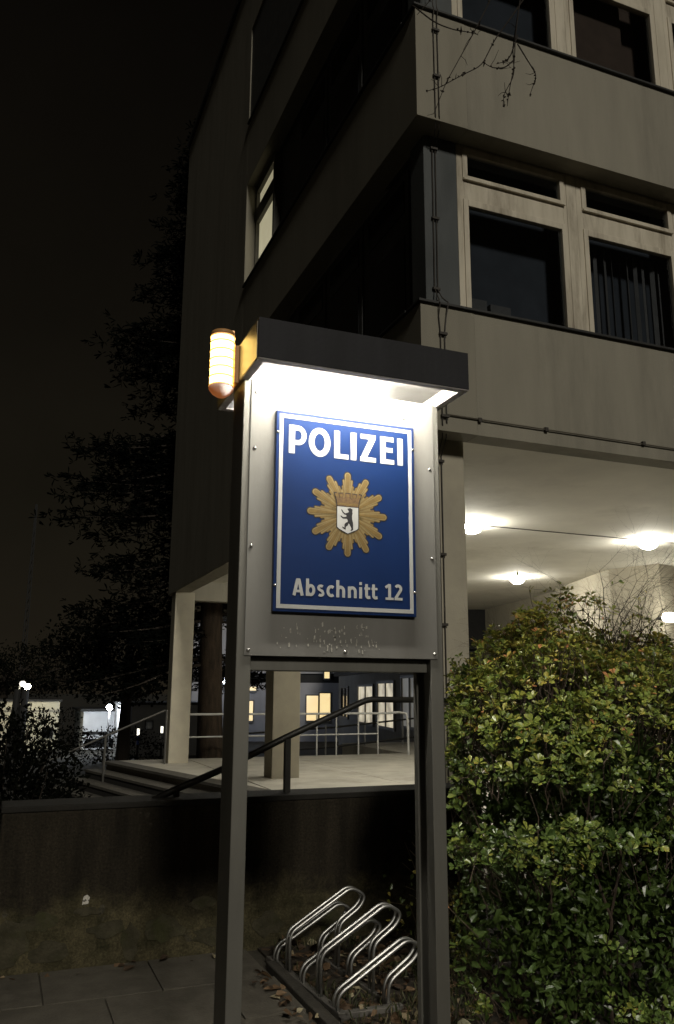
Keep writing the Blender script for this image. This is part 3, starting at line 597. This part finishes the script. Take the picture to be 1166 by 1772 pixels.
# ================================================================== VEGETATION
LV = np.array([(0,0,0),(-.33,.40,.05),(.33,.40,.05),(0,.42,-.02),(-.46,.76,.04),(.46,.76,.04),(0,.76,-.05),(0,1,-.09)], float)
LF = [(0,3,1),(0,2,3),(1,3,6,4),(3,2,5,6),(4,6,7),(6,5,7)]
def frame(d, nrm):
    """columns: side, along, normal"""
    d = d/np.linalg.norm(d); s_ = np.cross(d, nrm); ln = np.linalg.norm(s_)
    if ln < 1e-6: s_ = np.cross(d, (1.,.3,.2)); ln = np.linalg.norm(s_)
    s_ = s_/ln; return np.stack([s_, d, np.cross(s_, d)], axis=1)
def leaf_field(name, mats, leaves, parent, LVx=LV, stuff=True):
    """leaves: list of (pos, matrix, length, width, tone) joined into one foliage mesh"""
    n = len(leaves); k = len(LVx)
    V = np.zeros((n*k, 3)); tone = np.zeros(n*k); o = np.array(parent['_o'])
    P_ = np.array([l_[0] for l_ in leaves]); MM = np.array([l_[1] for l_ in leaves]); LL = np.array([l_[2] for l_ in leaves]); WW = np.array([l_[3] for l_ in leaves])
    SC_ = np.stack([WW, LL, LL], axis=1); V = (np.einsum('kj,nj,nij->nki', LVx, SC_, MM)+P_[:, None, :]-o).reshape(-1, 3); tone = np.repeat(np.array([l_[4] for l_ in leaves]), k)
    F = [tuple(i*k+a for a in f) for i in range(n) for f in LF]
    me = bpy.data.meshes.new(name); me.from_pydata(V.tolist(), [], F); me.materials.append(mats)
    at = me.attributes.new('tone', 'FLOAT', 'POINT'); at.data.foreach_set('value', tone.astype(np.float32)); me.update()
    ob = bpy.data.objects.new(name, me); COL.objects.link(ob); ob.parent = parent; ob['_o'] = parent['_o']
    if stuff: ob['kind'] = 'stuff'
    return ob
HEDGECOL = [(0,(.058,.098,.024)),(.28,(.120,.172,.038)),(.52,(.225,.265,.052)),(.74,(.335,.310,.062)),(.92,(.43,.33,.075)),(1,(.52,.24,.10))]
HL = leafmat('hedge_leaf', HEDGECOL, 'tone'); HLO = leafmat('hedge_leaf_single', HEDGECOL, None)
H = thing('hedge', 'dense green and yellow leafed evergreen hedge beside the sign post', 'hedge', (3.1, 4.0, 0))
ELL = [((2.76,3.80,.90),(.62,.58,.98)), ((3.42,3.74,.85),(.74,.66,.98)), ((3.20,4.55,.98),(.80,.66,1.02)), ((3.52,4.62,1.15),(.62,.52,1.10)), ((3.85,4.45,1.1),(.55,.50,.98)), ((3.05,4.30,1.2),(.52,.46,.90)), ((4.25,3.9,.85),(.85,.75,.98)), ((2.62,3.62,.38),(.50,.44,.66)), ((2.75,4.05,.55),(.48,.42,.70)), ((3.2,3.48,.42),(.74,.52,.70)), ((2.60,4.05,1.25),(.36,.40,.56)), ((3.0,3.62,1.05),(.66,.50,.72))]
EC = np.array([c for c, r in ELL]); ERA = np.array([r for c, r in ELL])
def inside(p, s=1.):
    return float(((((p-EC)/(ERA*s))**2).sum(axis=1)).min())
leaves = []; stems = []
def view_px(p):
    d = p-CAMP; z = d@np.array(FW); return 583+1424*(d@np.array(RV))/z, 886-1424*(d@np.array(UV))/z, z
vol = [r[0]*r[2]+r[1]*r[2] for c, r in ELL]; vol = [v/sum(vol) for v in vol]
tries = 0
while len(leaves) < 44000 and tries < 330000:
    tries += 1
    c, r = ELL[RNG.choice(len(ELL), p=vol)]
    n_ = RNG.normal(size=3); n_ /= np.linalg.norm(n_)
    if n_[1] > .55: continue
    depth = RNG.uniform(.80, 1.04)
    p = np.array(c)+np.array(r)*n_*depth
    if p[2] < .05 or inside(p) < .60: continue
    if p[0] < .557*p[1]+.02: continue
    nv = mnoise.noise(Vector((p[0]*2.3, p[1]*2.3, p[2]*5.2))) + .4*mnoise.noise(Vector(p)*7.)
    if nv > (-.20 if p[2] < .75 else -.02 if p[2] < 1.15 else .27): continue
    gn = n_/np.array(r); gn /= np.linalg.norm(gn)
    ax = gn*.55+np.array((0,0,.75))+RNG.normal(size=3)*.28; ax /= np.linalg.norm(ax)
    k = RNG.integers(4, 8); ph = RNG.uniform(0, 6.28)
    B_ = frame(ax, np.array((.3,.8,.1)))
    top = min(1., max(0., (p[2]-1.0)/.9)); tone0 = RNG.normal(.24+.38*top, .13); big = RNG.choice((.65, .85, 1.0, 1.15, 1.4))  # leaf tone turns lighter and yellower towards the hedge top
    for q in range(k):
        a = ph+q*6.283/k+RNG.normal()*.2; tilt = RNG.uniform(.75, 1.35)
        d = B_ @ np.array((math.cos(a)*math.sin(tilt), math.cos(tilt), math.sin(a)*math.sin(tilt)))
        L_ = RNG.uniform(.022, .036)*big; t_ = float(np.clip(tone0+RNG.normal()*.10+(.45 if RNG.random() < .03 else 0), 0, 1))
        leaves.append((p+d*.006, frame(d, ax+RNG.normal(size=3)*.25), L_, L_*RNG.uniform(.54,.72), t_))
    if RNG.random() < .40:
        e_ = p-ax*RNG.uniform(.10,.25)+RNG.normal(size=3)*.03; stems.append((p, e_))
# sprigs poking out of the clipped outline
for k in range(150):
    c, r = ELL[RNG.choice(len(ELL), p=vol)]
    n_ = RNG.normal(size=3); n_[2] = abs(n_[2])*1.3+.15; n_[1] -= .4; n_ /= np.linalg.norm(n_)
    p = np.array(c)+np.array(r)*n_*.97
    if inside(p) < .9 or p[0] < .557*p[1]+.05: continue
    d = n_*.6+np.array((0,0,.9))+RNG.normal(size=3)*.3; d /= np.linalg.norm(d); Ls = RNG.uniform(.08,.24)
    q = p+d*Ls+RNG.normal(size=3)*.015; stems.append((q, p-d*.08))
    for m_ in range(int(5+Ls*30)):
        u = RNG.uniform(.2, 1.02); dd = d*.7+RNG.normal(size=3)*.75; L_ = RNG.uniform(.02,.045)
        leaves.append((p+(q-p)*u, frame(dd, d+RNG.normal(size=3)*.4), L_, L_*.55, float(np.clip(RNG.normal(.5,.22),0,1))))
# deeper, sparser foliage so that nothing shines through; darkest tones stand for shade
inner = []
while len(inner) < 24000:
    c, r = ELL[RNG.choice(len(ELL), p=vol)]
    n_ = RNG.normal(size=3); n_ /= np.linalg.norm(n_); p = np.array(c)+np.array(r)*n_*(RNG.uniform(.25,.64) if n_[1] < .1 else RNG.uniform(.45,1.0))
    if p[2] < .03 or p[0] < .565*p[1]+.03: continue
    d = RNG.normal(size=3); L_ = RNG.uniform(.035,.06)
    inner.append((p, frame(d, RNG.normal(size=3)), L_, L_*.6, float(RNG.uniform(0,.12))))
# the leaves that show largest become single leaves
sc_ = []
for i, (p, M_, L_, w_, t_) in enumerate(leaves):
    x, y, z = view_px(p)
    if 772 < x < 1160 and 1080 < y < 1765 and inside(p, 1.0) > .93: sc_.append((L_/z, i))
pick = set(i for _, i in sorted(sc_, reverse=True)[:300])
lm = bpy.data.meshes.new('leaf'); lm.from_pydata(LV.tolist(), [], LF); lm.materials.append(HLO); lm.update()
for i in pick:
    p, M_, L_, w_, t_ = leaves[i]
    lo = bpy.data.objects.new('leaf', lm); COL.objects.link(lo); lo.parent = H
    mm = Matrix((M_*np.array([w_, L_, L_])).tolist()).to_4x4(); mm.translation = Vector(p)-Vector(H['_o']); lo.matrix_local = mm; lo.color = (t_, t_, t_, 1)
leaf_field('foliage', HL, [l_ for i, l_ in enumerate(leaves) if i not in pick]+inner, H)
tw = MB()
for a, b in stems: tw.tube([a, (np.array(a)+np.array(b))/2+RNG.normal(size=3)*.012, b], [.0016,.0022,.003], 4, cap=False)
for k in range(60):
    x = RNG.uniform(2.5, 4.2); y = RNG.uniform(3.5, 4.6)
    if x < .6*y+.1: continue
    p = np.array((x, y, 0.)); pts = [p]
    for q in range(6): p = p+np.array((RNG.normal()*.07, RNG.normal()*.07, RNG.uniform(.16,.30))); pts.append(p)
    tw.tube(pts, [.009,.008,.007,.006,.005,.004,.002], 5, cap=False)
ob = tw.build('twigs', TWIGH, H); ob['kind'] = 'stuff'

# bare twiggy shrub standing up behind the hedge
BT = thing('bare_shrub', 'tangle of bare dark twigs sticking up above the hedge', 'shrub', (4.2, 4.75, 0))
def branch(mb, p, d, L, r, depth, spread=.5, grav=0., seg=4, split=3):
    pts = [p]; rad = [r]
    for k in range(seg):
        d = d+RNG.normal(size=3)*.16+np.array((0,0,grav)); d /= np.linalg.norm(d)
        p = p+d*L/seg; pts.append(p); rad.append(r*(1-.55*(k+1)/seg))
        if depth > 0 and k >= 1:
            for _ in range(RNG.integers(1, split+1)):
                dd = d+RNG.normal(size=3)*spread; dd /= np.linalg.norm(dd)
                branch(mb, p, dd, L*RNG.uniform(.45,.75), rad[-1]*.62, depth-1, spread, grav, seg, split)
    mb.tube(pts, rad, 5 if r > .004 else 4, cap=False)
mb = MB()
for k in range(9):
    branch(mb, np.array((3.78+.065*k, 4.62+RNG.uniform(-.15,.2), 1.15)), np.array((RNG.uniform(-.8,.25), RNG.uniform(-.4,.2), .8)), .80, .013, 3, .70, -.05, 4, 3)
mb.tube([(4.05,4.7,0),(4.08,4.7,.6),(4.05,4.68,1.2)], [.03,.025,.018], 7)
mb.build('twigs', TWIG, BT)
lv = []
for k in range(60):
    p = np.array(mb.v[RNG.integers(len(mb.v))]); d = RNG.normal(size=3)
    L_ = RNG.uniform(.03,.045); lv.append((p, frame(d, RNG.normal(size=3)), L_, L_*.6, float(RNG.uniform(.1,.9))))
leaf_field('leaves', HL, lv, BT)

# bare branches of a street tree hanging into the top of the picture
BRN = thing('hanging_branches', 'bare budding twigs hanging down in front of the upper facade', 'branch', (3.3, 5.0, 7.6))
mb = MB()
TWS = [[(3.75,5,8.2),(3.50,5,7.7),(3.36,5,7.33),(3.22,5,7.0),(3.08,5,6.72),(2.92,5,6.38),(2.82,5,6.10)],
       [(3.95,5,7.9),(3.62,5.02,7.3),(3.40,5,6.92),(3.25,5,6.66),(3.06,5,6.48),(2.86,5,6.30),(2.74,5,6.24)],
       [(3.9,5,8.0),(3.70,5,7.5),(3.64,5,7.1),(3.58,5,6.75),(3.50,5,6.45),(3.49,5,6.30)],
       [(3.80,5.04,8.0),(3.66,5.04,7.4),(3.60,5.04,6.95),(3.60,5.04,6.7),(3.52,5.04,6.5),(3.47,5.04,6.34)],
       [(3.64,5,7.0),(3.72,5,6.86),(3.80,5,6.72),(3.77,5,6.60),(3.73,5,6.52)],
       [(3.60,5,6.80),(3.48,5,6.70),(3.36,5,6.66),(3.30,5,6.68)],
       [(3.62,5,7.05),(3.54,5,6.85),(3.50,5,6.76),(3.44,5,6.72)],
       [(2.62,4.95,7.0),(2.80,4.95,6.86),(2.98,4.95,6.83),(3.10,4.95,6.90),(3.24,5,6.96)],
       [(3.05,4.9,7.6),(2.80,4.92,7.1),(2.66,4.95,6.9)]]
for t in TWS:
    f = fillet([tuple(np.array(q)+RNG.normal(size=3)*.012) for q in t], .08, 4); n = len(f)
    mb.tube(f, [.0062*(1-.55*i/n) for i in range(n)], 5)
    for k in range(int(n*.55)):
        i = RNG.integers(n//3, n); q = np.array(f[i])
        mb.tube([q, q+RNG.normal(size=3)*.006+(0,0,.004), q+RNG.normal(size=3)*.011], [.004,.0085,.002], 5)
    for k in range(3):
        i = RNG.integers(n//3, n); q = np.array(f[i]); d = RNG.normal(size=3)*.06
        mb.tube([q, q+d*.5+RNG.normal(size=3)*.01, q+d], [.003,.0025,.0015], 4)
mb.build('twigs', TWIG, BRN)

# grass, dead leaves and weeds in the bed round the rack
gl = []
for k in range(2600):
    p = np.array((RNG.uniform(1.72,2.75), RNG.uniform(3.3,5.4), .004))
    if mnoise.noise(Vector((p[0]*2.3, p[1]*2.3, 4.))) < -.05: continue
    d = np.array((RNG.normal()*.45, RNG.normal()*.45, 1.)); L_ = RNG.uniform(.02,.075)
    gl.append((p, frame(d, RNG.normal(size=3)), L_, .006, float(RNG.uniform(0,1))))
GB = thing('grass', 'sparse short grass in the bed under the bicycle rack', 'grass', (2.2, 4.4, 0)); GB['kind'] = 'stuff'
leaf_field('blades', leafmat('grass_blade', [(0,(.035,.05,.015)),(.6,(.07,.075,.025)),(1,(.14,.11,.06))], 'tone', .6), gl, GB)
dl = []
for k in range(900):
    p = np.array((RNG.uniform(1.70,2.9), RNG.uniform(3.2,5.45), RNG.uniform(.008,.03)))
    if k < 60: p[0] = 1.58-abs(RNG.normal())*.06; p[1] = RNG.uniform(3.6,5.1)
    if k > 880: p = np.array((RNG.uniform(-.5,1.6), RNG.uniform(5.30,5.48), RNG.uniform(.006,.02)))
    d = np.array((RNG.normal(), RNG.normal(), RNG.normal()*.25)); L_ = RNG.uniform(.03,.085)
    dl.append((p, frame(d, np.array((RNG.normal()*.4, RNG.normal()*.4, 1.))), L_, L_*.75, float(RNG.uniform(0,1)**1.5)))
DL = thing('leaf_litter', 'brown fallen leaves scattered over the soil and pavement edge', 'leaves', (2.0, 4.4, 0)); DL['kind'] = 'stuff'
leaf_field('fallen_leaves', leafmat('dead_leaf', [(0,(.045,.028,.016)),(.5,(.11,.065,.032)),(.85,(.20,.13,.07)),(1,(.42,.40,.26))], 'tone', .7, .1), dl, DL)
wd = thing('dry_weeds', 'dry stalks and pale weed leaves leaning out by the right sign post', 'weeds', (2.75, 4.9, 0))
mb = MB()
for k in range(22):
    p = np.array((RNG.uniform(2.55,2.85), RNG.uniform(4.55,5.2), 0.)); q = p+np.array((RNG.uniform(-.45,.05), RNG.uniform(-.2,.1), RNG.uniform(.3,.75)))
    mb.tube([p, (p+q)/2+np.array((.06,0,.10)), q], [.0035,.003,.0015], 4)
mb.build('stalks', surf('dry_stalk', (.16,.12,.07), (.08,.06,.035), rough=.9), wd)
lv = []
for k in range(260):
    p = np.array((RNG.uniform(2.42,2.95), RNG.uniform(4.5,5.3), RNG.uniform(.05,.55))); 
    if RNG.random() < p[2]: continue
    d = RNG.normal(size=3)+np.array((-.4,-.4,.3)); L_ = RNG.uniform(.03,.05); lv.append((p, frame(d, np.array((-.3,-.7,.6))+RNG.normal(size=3)*.4), L_, L_*.6, float(RNG.uniform(0,.9))))
for q in ((2.66,4.95,.86),(2.63,4.95,.85),(2.735,4.95,.88),(2.72,4.95,.92),(2.65,4.95,.83)):
    d = RNG.normal(size=3); lv.append((np.array(q), frame(d, np.array((-.2,-.8,.4))), .035, .022, .85))
leaf_field('leaves', HL, lv, wd)

# dark bushes
def bush(name, lab, c, r, n, L0, tones, mat, holes=.25, group=None):
    o = thing(name, lab, 'bush', (c[0], c[1], c[2]-r[2]), group)
    lv = []
    while len(lv) < n:
        q = RNG.normal(size=3); q /= np.linalg.norm(q); p = np.array(c)+np.array(r)*q*RNG.uniform(.55,1.08)
        if mnoise.noise(Vector(p)*2.2) > holes: continue
        d = q+RNG.normal(size=3)*.7; L_ = L0*RNG.uniform(.6,1.4); lv.append((p, frame(d, RNG.normal(size=3)), L_, L_*.55, float(RNG.uniform(*tones))))
    leaf_field('foliage', mat, lv, o)
    mb = MB()
    for k in range(14):
        a = np.array((c[0]+RNG.normal()*.1*r[0], c[1]+RNG.normal()*.1*r[1], c[2]-r[2])); q = RNG.normal(size=3); q[2] = abs(q[2])+.3; q /= np.linalg.norm(q)
        b = np.array(c)+np.array(r)*q*.95; mb.tube([a, (a+b)/2+RNG.normal(size=3)*.06, b], [.02,.012,.004], 5, cap=False)
    mb.build('stems', TWIG, o); return o
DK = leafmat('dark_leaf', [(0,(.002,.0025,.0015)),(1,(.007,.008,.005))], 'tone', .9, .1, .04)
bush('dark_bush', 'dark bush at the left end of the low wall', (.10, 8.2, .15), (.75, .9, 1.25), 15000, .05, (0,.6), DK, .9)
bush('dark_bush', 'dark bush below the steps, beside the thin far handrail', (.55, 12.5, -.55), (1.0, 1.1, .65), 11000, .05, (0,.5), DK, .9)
bush('dark_bush', 'twiggy bush in front of the pale annex wall', (1.9, 36, -.1), (1.5, 1.0, 1.0), 1500, .10, (.2,1), DK, .0)
bush('dark_bush', 'dark bush below the bluish lit building', (4.2, 33, -.55), (1.9, 1.0, .75), 1800, .10, (0,.7), DK, .3)

# tall conifer behind the building
TR = thing('conifer_tree', 'tall dark conifer standing behind the far end of the building', 'tree', (4.85, 20.6, GZ))
mb = MB(); mb.tube([(4.92,20.6,GZ),(4.90,20.6,.2),(4.86,20.6,1.5),(4.80,20.6,4.5),(4.75,20.6,9),(4.7,20.6,15.5),(4.7,20.6,18)], [.42,.33,.30,.27,.20,.10,.02], 14); mb.build('trunk', BARK, TR, smooth=True)
br = MB(); nd = []
for k in range(290):
    z = RNG.uniform(2.2, 17.2); t = (z-2.2)/15.0; Lb = (4.6*(1-t)**.8+.5)*RNG.uniform(.62,1.06)
    if z < 5: Lb *= RNG.uniform(.55,1.05)
    a = RNG.uniform(0, 6.283); base_ = np.array((4.8, 20.6, z)); pts = [base_]; d = np.array((math.cos(a), math.sin(a), -.10))
    for q in range(6):
        d = d+np.array((RNG.normal()*.08, RNG.normal()*.08, (.05 if q > 2 else -.05))); pts.append(pts[-1]+d/np.linalg.norm(d)*Lb/6)
    if any(q_[1] < 19.5 and q_[0] > 2.9 for q_ in pts): continue
    br.tube(pts, [.05*(1-t*.5),.04,.032,.025,.018,.012,.005], 5, cap=False)
    for q in range(2, 7):
        for _ in range(13):
            c = pts[q]+RNG.normal(size=3)*np.array((.26,.26,.12))
            if c[1] < 19.3 and c[0] > 2.9: continue
            for _ in range(5):
                dd = RNG.normal(size=3)+d*.8; dd[2] *= .6; L_ = RNG.uniform(.12,.26); nd.append((c, frame(dd, RNG.normal(size=3)), L_, L_*.22, float(RNG.uniform(0,1))))
br.build('branches', TWIG, TR)['kind'] = 'stuff'
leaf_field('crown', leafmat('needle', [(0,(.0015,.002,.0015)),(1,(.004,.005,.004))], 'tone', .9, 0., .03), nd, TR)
def round_tree(lab, x, y, h, rad, n, seed, cz=.62):
    o = thing('dark_tree', lab, 'tree', (x, y, GZ)); mb = MB()
    mb.tube([(x,y,GZ),(x+.05,y,h*.3),(x,y,h*.7)], [.26,.2,.10], 8)
    for k in range(9):
        a = RNG.uniform(0,6.28); p = np.array((x,y,h*RNG.uniform(.25,.6))); q = p+np.array((math.cos(a)*rad*.8, math.sin(a)*rad*.8, RNG.uniform(.3,2.)))
        mb.tube([p,(p+q)/2+(0,0,.3),q], [.08,.05,.015], 5, cap=False)
    mb.build('trunk', TWIG, o); lv = []
    while len(lv) < n:
        q = RNG.normal(size=3); q /= np.linalg.norm(q); p = np.array((x,y,h*cz))+np.array((rad,rad,h*.42))*q*RNG.uniform(.3,1.05)
        if mnoise.noise(Vector(p)*.9+Vector((seed,0,0))) > .18 or p[2] < .6: continue
        L_ = RNG.uniform(.08,.18); lv.append((p, frame(RNG.normal(size=3), RNG.normal(size=3)), L_, L_*.7, float(RNG.uniform(0,.8))))
    leaf_field('crown', DK, lv, o)
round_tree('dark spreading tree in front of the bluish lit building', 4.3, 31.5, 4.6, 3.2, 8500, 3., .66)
round_tree('dark broad tree rising behind the pale annex', .2, 49, 4.0, 4.2, 6500, 9., .62)

# ================================================================== FAR BUILDINGS
an = thing('annex', 'low pale flat-roofed annex at the far left', 'building', (1.0, 41.5, GZ))
MB().box(-6, 2.66, 41.2, 48, GZ, 1.08).build('wall', ANNEXW, an); MB().box(-6.1, 2.75, 41.1, 48.1, 1.08, 1.16).build('roof', FARDARK, an)
MB().box(-6.05, 2.70, 41.15, 41.2, .62, .68).build('cornice', surf('cornice', (.2,.19,.16)), an)
w_ = MB().box(2.0, 2.45, 41.15, 41.21, -.55, -.08).build('window', FARDARK, an); MB().box(2.05,2.40,41.14,41.15,-.5,-.13).build('pane', MATS['dark_pane'], w_)
wb = thing('white_building', 'small bluish white building half hidden by dark branches', 'building', (4.7, 41.2, GZ))
MB().box(3.75, 5.62, 41.2, 46, GZ, .62).build('wall', surf('white_wall', (.62,.63,.65), rough=.9, scale=1.), wb); MB().box(3.6, 5.75, 41.0, 46.2, .62, .74).build('roof', FARDARK, wb)
MB().box(3.74, 5.63, 41.14, 41.2, -.42, -.30).build('band', FARDARK, wb)
MB().box(3.9, 5.45, 41.15, 41.2, -1.0, -.62).build('window', MATS['dark_pane'], wb)
gw = thing('grey_outbuilding', 'grey outbuilding with one small dark window left of the far column', 'building', (5.8, 36.6, GZ))
MB().box(5.02, 8.6, 36.2, 40, GZ, 1.0).build('wall', surf('outbuilding_wall', (.20,.20,.20), (.15,.15,.15), scale=1.), gw); MB().box(4.9, 8.7, 36.1, 40.1, 1.0, 1.1).build('roof', FARDARK, gw)
w_ = MB().box(5.80, 6.15, 36.14, 36.21, -.02, .36).build('window', FARDARK, gw); MB().box(5.84,6.11,36.13,36.14,.02,.32).build('pane', surf('bluish_pane', (.05,.06,.08), rough=.2), w_)
# long bluish facade behind the terrace
K = 1.3
fa = thing('far_facade', 'bluish grey two-storey block with glowing yellow windows behind the terrace', 'building', (14, 44.8, GZ))
def fp(x, y, t): return (x, y + t)
fx0, fy0, fx1, fy1 = 10.4, 45.9, 17.9, 43.2
fd = Vector((fx1-fx0, fy1-fy0)).normalized(); fn = Vector((fd.y, -fd.x)); FL = Vector((fx1-fx0, fy1-fy0)).length
def fbox(mb, s0, s1, z0, z1, d0, d1):
    a = Vector((fx0, fy0))+fd*s0+fn*d1; b = Vector((fx0, fy0))+fd*s1+fn*d1; c = Vector((fx0, fy0))+fd*s1+fn*d0; d = Vector((fx0, fy0))+fd*s0+fn*d0
    mb.prism([tuple(a), tuple(b), tuple(c), tuple(d)], z0, z1); return mb
fbox(MB(), -.6, FL+.2, GZ, 2.05, -3, 0).build('wall', BLUEW, fa)
fbox(MB(), -.6, FL+.2, 2.55, 5.5, -3, 0).build('wall', BLUEW, fa)
fbox(MB(), -.6, FL+.2, 2.05, 2.55, -3, -.12).build('wall', FARDARK, fa)
fbox(MB(), -.7, FL+.3, 5.5, 5.7, -3.2, .15).build('roof', FARDARK, fa)
YEL = emit('yellow_room', (1.0, .78, .36), .95, (.95, .66, .30), 1.2); PNK = emit('pinkish_room', (1.0, .74, .55), .75)
def fwin(s0, s1, z0, z1, mat):
    f = fbox(MB(), s0-.07, s1+.07, z0-.07, z1+.07, .0, .05).build('window', FRAMED, fa)
    fbox(MB(), s0, s1, z0, z1, .05, .06).build('pane', mat, f)
    fbox(MB(), s0-.02, s1+.02, z0-.11, z0-.07, 0, .14).build('sill', FRAMED, f)
fwin(5.75, 6.38, .02, 1.35, YEL); fwin(6.48, 7.05, .02, 1.48, YEL)
fwin(4.2, 4.6, .02, 1.3, YEL); fwin(2.25, 2.50, .0, 1.02, YEL); fwin(2.58, 2.80, .0, 1.05, YEL)
fwin(6.72, 7.0, 2.3, 2.66, YEL); fwin(2.4, 2.95, 1.62, 1.82, YEL)
# grey wing on the right
wg = thing('grey_wing', 'grey wing with warm lit windows seen through the sign legs', 'building', (13, 30, GZ))
ks = 1.39; wx0, wy0 = 9.14*ks, 17.77*ks; wx1, wy1 = 11.65*ks, 28.9*ks
wd_ = Vector((wx1-wx0, wy1-wy0)).normalized(); wn_ = Vector((-wd_.y, wd_.x)); WL = Vector((wx1-wx0, wy1-wy0)).length
def wbox(mb, s0, s1, z0, z1, d0, d1):
    o_ = Vector((wx0, wy0)); mb.prism([tuple(o_+wd_*s0+wn_*d0), tuple(o_+wd_*s1+wn_*d0), tuple(o_+wd_*s1+wn_*d1), tuple(o_+wd_*s0+wn_*d1)], z0, z1); return mb
wbox(MB(), -3, WL, GZ, 2.35, -4, 0).build('wall', WINGM, wg)
wbox(MB(), -3.1, WL+.1, 2.35, 2.55, -4, .25).build('roof', FARDARK, wg)
wbox(MB(), -3, WL, 2.85, 5.2, -4, -.3).build('upper_wall', FARDARK, wg)
u = wbox(MB(), 6.4, 8.6, 2.60, 2.78, -.28, -.2).build('window', FRAMED, wg); wbox(MB(), 6.5, 8.5, 2.62, 2.74, -.2, -.19).build('pane', LITW, u)
def wwin(s0, s1, z0, z1, mat, nm='window'):
    f = wbox(MB(), s0-.10, s1+.10, z0-.10, z0, 0, .07)
    wbox(f, s0-.10, s1+.10, z1, z1+.10, 0, .07); wbox(f, s0-.10, s0, z0, z1, 0, .07); wbox(f, s1, s1+.10, z0, z1, 0, .07); wbox(f, (s0+s1)/2-.05, (s0+s1)/2+.05, z0, z1, 0, .06)
    f = f.build('window', FRAMED, wg); wbox(MB(), s0, s1, z0, z1, .004, .012).build('pane', mat, f); return f
def S_(px, py): return (Vector((px*ks, py*ks))-Vector((wx0, wy0))).dot(wd_)
LITP = emit('lit_room_pale', (1.0, .88, .62), .62, (.42, .36, .25), 1.6)
wwin(S_(9.64,19.98), S_(10.10,21.95), .3, 1.90, LITP); wwin(S_(10.25,22.64), S_(10.77,24.94), .3, 1.80, LITP)
wwin(S_(9.14,17.77)-.3, S_(9.44,19.08), .45, 2.05, emit('dim_room', (.55,.52,.44), .16, (.3,.28,.24), 2.))
wwin(S_(11.2,26.82), S_(11.5,28.13), .4, 1.75, MATS['dark_pane'])
# street lamps and bollards
def street_lamp(x, y, ztop, lab, col, strength, arm=0., watt=0., shade=.12):
    o = thing('street_lamp', lab, 'lamp', (x, y, GZ), 'street lamps in the yard')
    MB().tube([(x, y, GZ), (x, y, ztop-.12)], [.05, .035], 8).build('pole', surf('lamp_pole', (.12,.12,.12), rough=.5), o)
    hx = x+arm
    if arm: MB().tube([(x, y, ztop-.12), (x+arm*.3, y, ztop+.02), (hx, y, ztop+.02)], .03, 6).build('arm', MATS['lamp_pole'], o)
    MB().lathe([(.02, .17), (.07, .14), (.08, .12)], (hx, y, ztop), 14).build('hood', FARDARK, o)
    MB().lathe([(.04, -.13), (.11, -.09), (.145, 0), (.12, .08), (.06, .12)], (hx, y, ztop), 14).build('globe', emit('lamp_'+str(strength)+str(col[2]), col, strength), o, smooth=True)
    if watt:
        p = bpy.data.lights.new('lamp_light', 'POINT'); p.energy = watt; p.color = col; p.shadow_soft_size = .14
        q = bpy.data.objects.new('lamp_light', p); COL.objects.link(q); q.parent = o; q.location = (hx-x, -.05, ztop-GZ-.22)
street_lamp(1.12, 39.3, 1.74, 'lit warm street lamp standing before the pale annex', (1., .92, .68), 60., 0, 110.)
street_lamp(.81, 39.9, 1.86, 'small dim lamp with short arm beside the brighter street lamp', (1., .9, .8), 1.2, .12)
street_lamp(-.10, 38.8, .25, 'orange lamp cut by the left picture edge', (1., .72, .38), 20., 0, 8.)
street_lamp(4.60, 38.6, .86, 'lit cool white lamp above the small white building', (.86, .93, 1.), 60., 0, 330.)
street_lamp(10.42, 41.0, 2.08, 'cool lamp added to light the bluish facade, between the tree trunk and the near sign leg', (.72, .82, 1.), 40., 0, 210.)  # added lamp, gives the far facade its bluish light
for (x, y, zt, lab, c_) in ((5.30, 34.6, .10, 'slim bollard light with a blue sleeve', (.05,.10,.45)), (6.22, 34.5, .18, 'slim bollard light nearest the far column', (.2,.2,.2))):
    o = thing('bollard_light', lab, 'bollard', (x, y, GZ), 'bollard lights')
    MB().tube([(x, y, GZ), (x, y, zt-.26)], .045, 10).build('stem', FARDARK, o)
    MB().tube([(x, y, zt-.62), (x, y, zt-.28)], .055, 10).build('sleeve', surf('sleeve'+lab[-6:], c_, rough=.5), o)
    MB().tube([(x, y, zt-.255), (x, y, zt)], .05, 10).build('lens', emit('bollard_glow', (1., .95, .8), 2.2), o)
    MB().lathe([(.07, 0), (.06, .04), (.01, .05)], (x, y, zt+.002), 10).build('cap', FARDARK, o)
for x, lab in ((.70, 'thick dark pole left of the warm street lamp'), (1.0, 'thick dark pole directly beside the warm street lamp')):
    mb = MB(); mb.tube([(x-.1, 37, GZ), (x-.05, 37, .3), (x, 37, 1.62)], [.20, .17, .13], 10)
    tag(mb.build('wooden_pole', FARDARK, loc=(x, 37, GZ)), lab, 'pole')
ms = thing('radio_mast', 'faint thin lattice mast against the night sky', 'mast', (2.6, 120, GZ))
for dx, dy in ((-.35, 0), (.35, 0), (0, .5)):
    MB().tube([(2.6+dx, 120+dy, GZ), (2.65+dx*.3, 120+dy*.3, 27.)], .07, 5).build('leg', FARDARK, ms)
for k in range(18): MB().tube([(2.25+.013*k, 120, 1.3*k), (2.95-.013*k, 120, 1.3*k+1.2)], .05, 4).build('brace', FARDARK, ms)
for o in SC.objects:
    if '_o' in o: del o['_o']
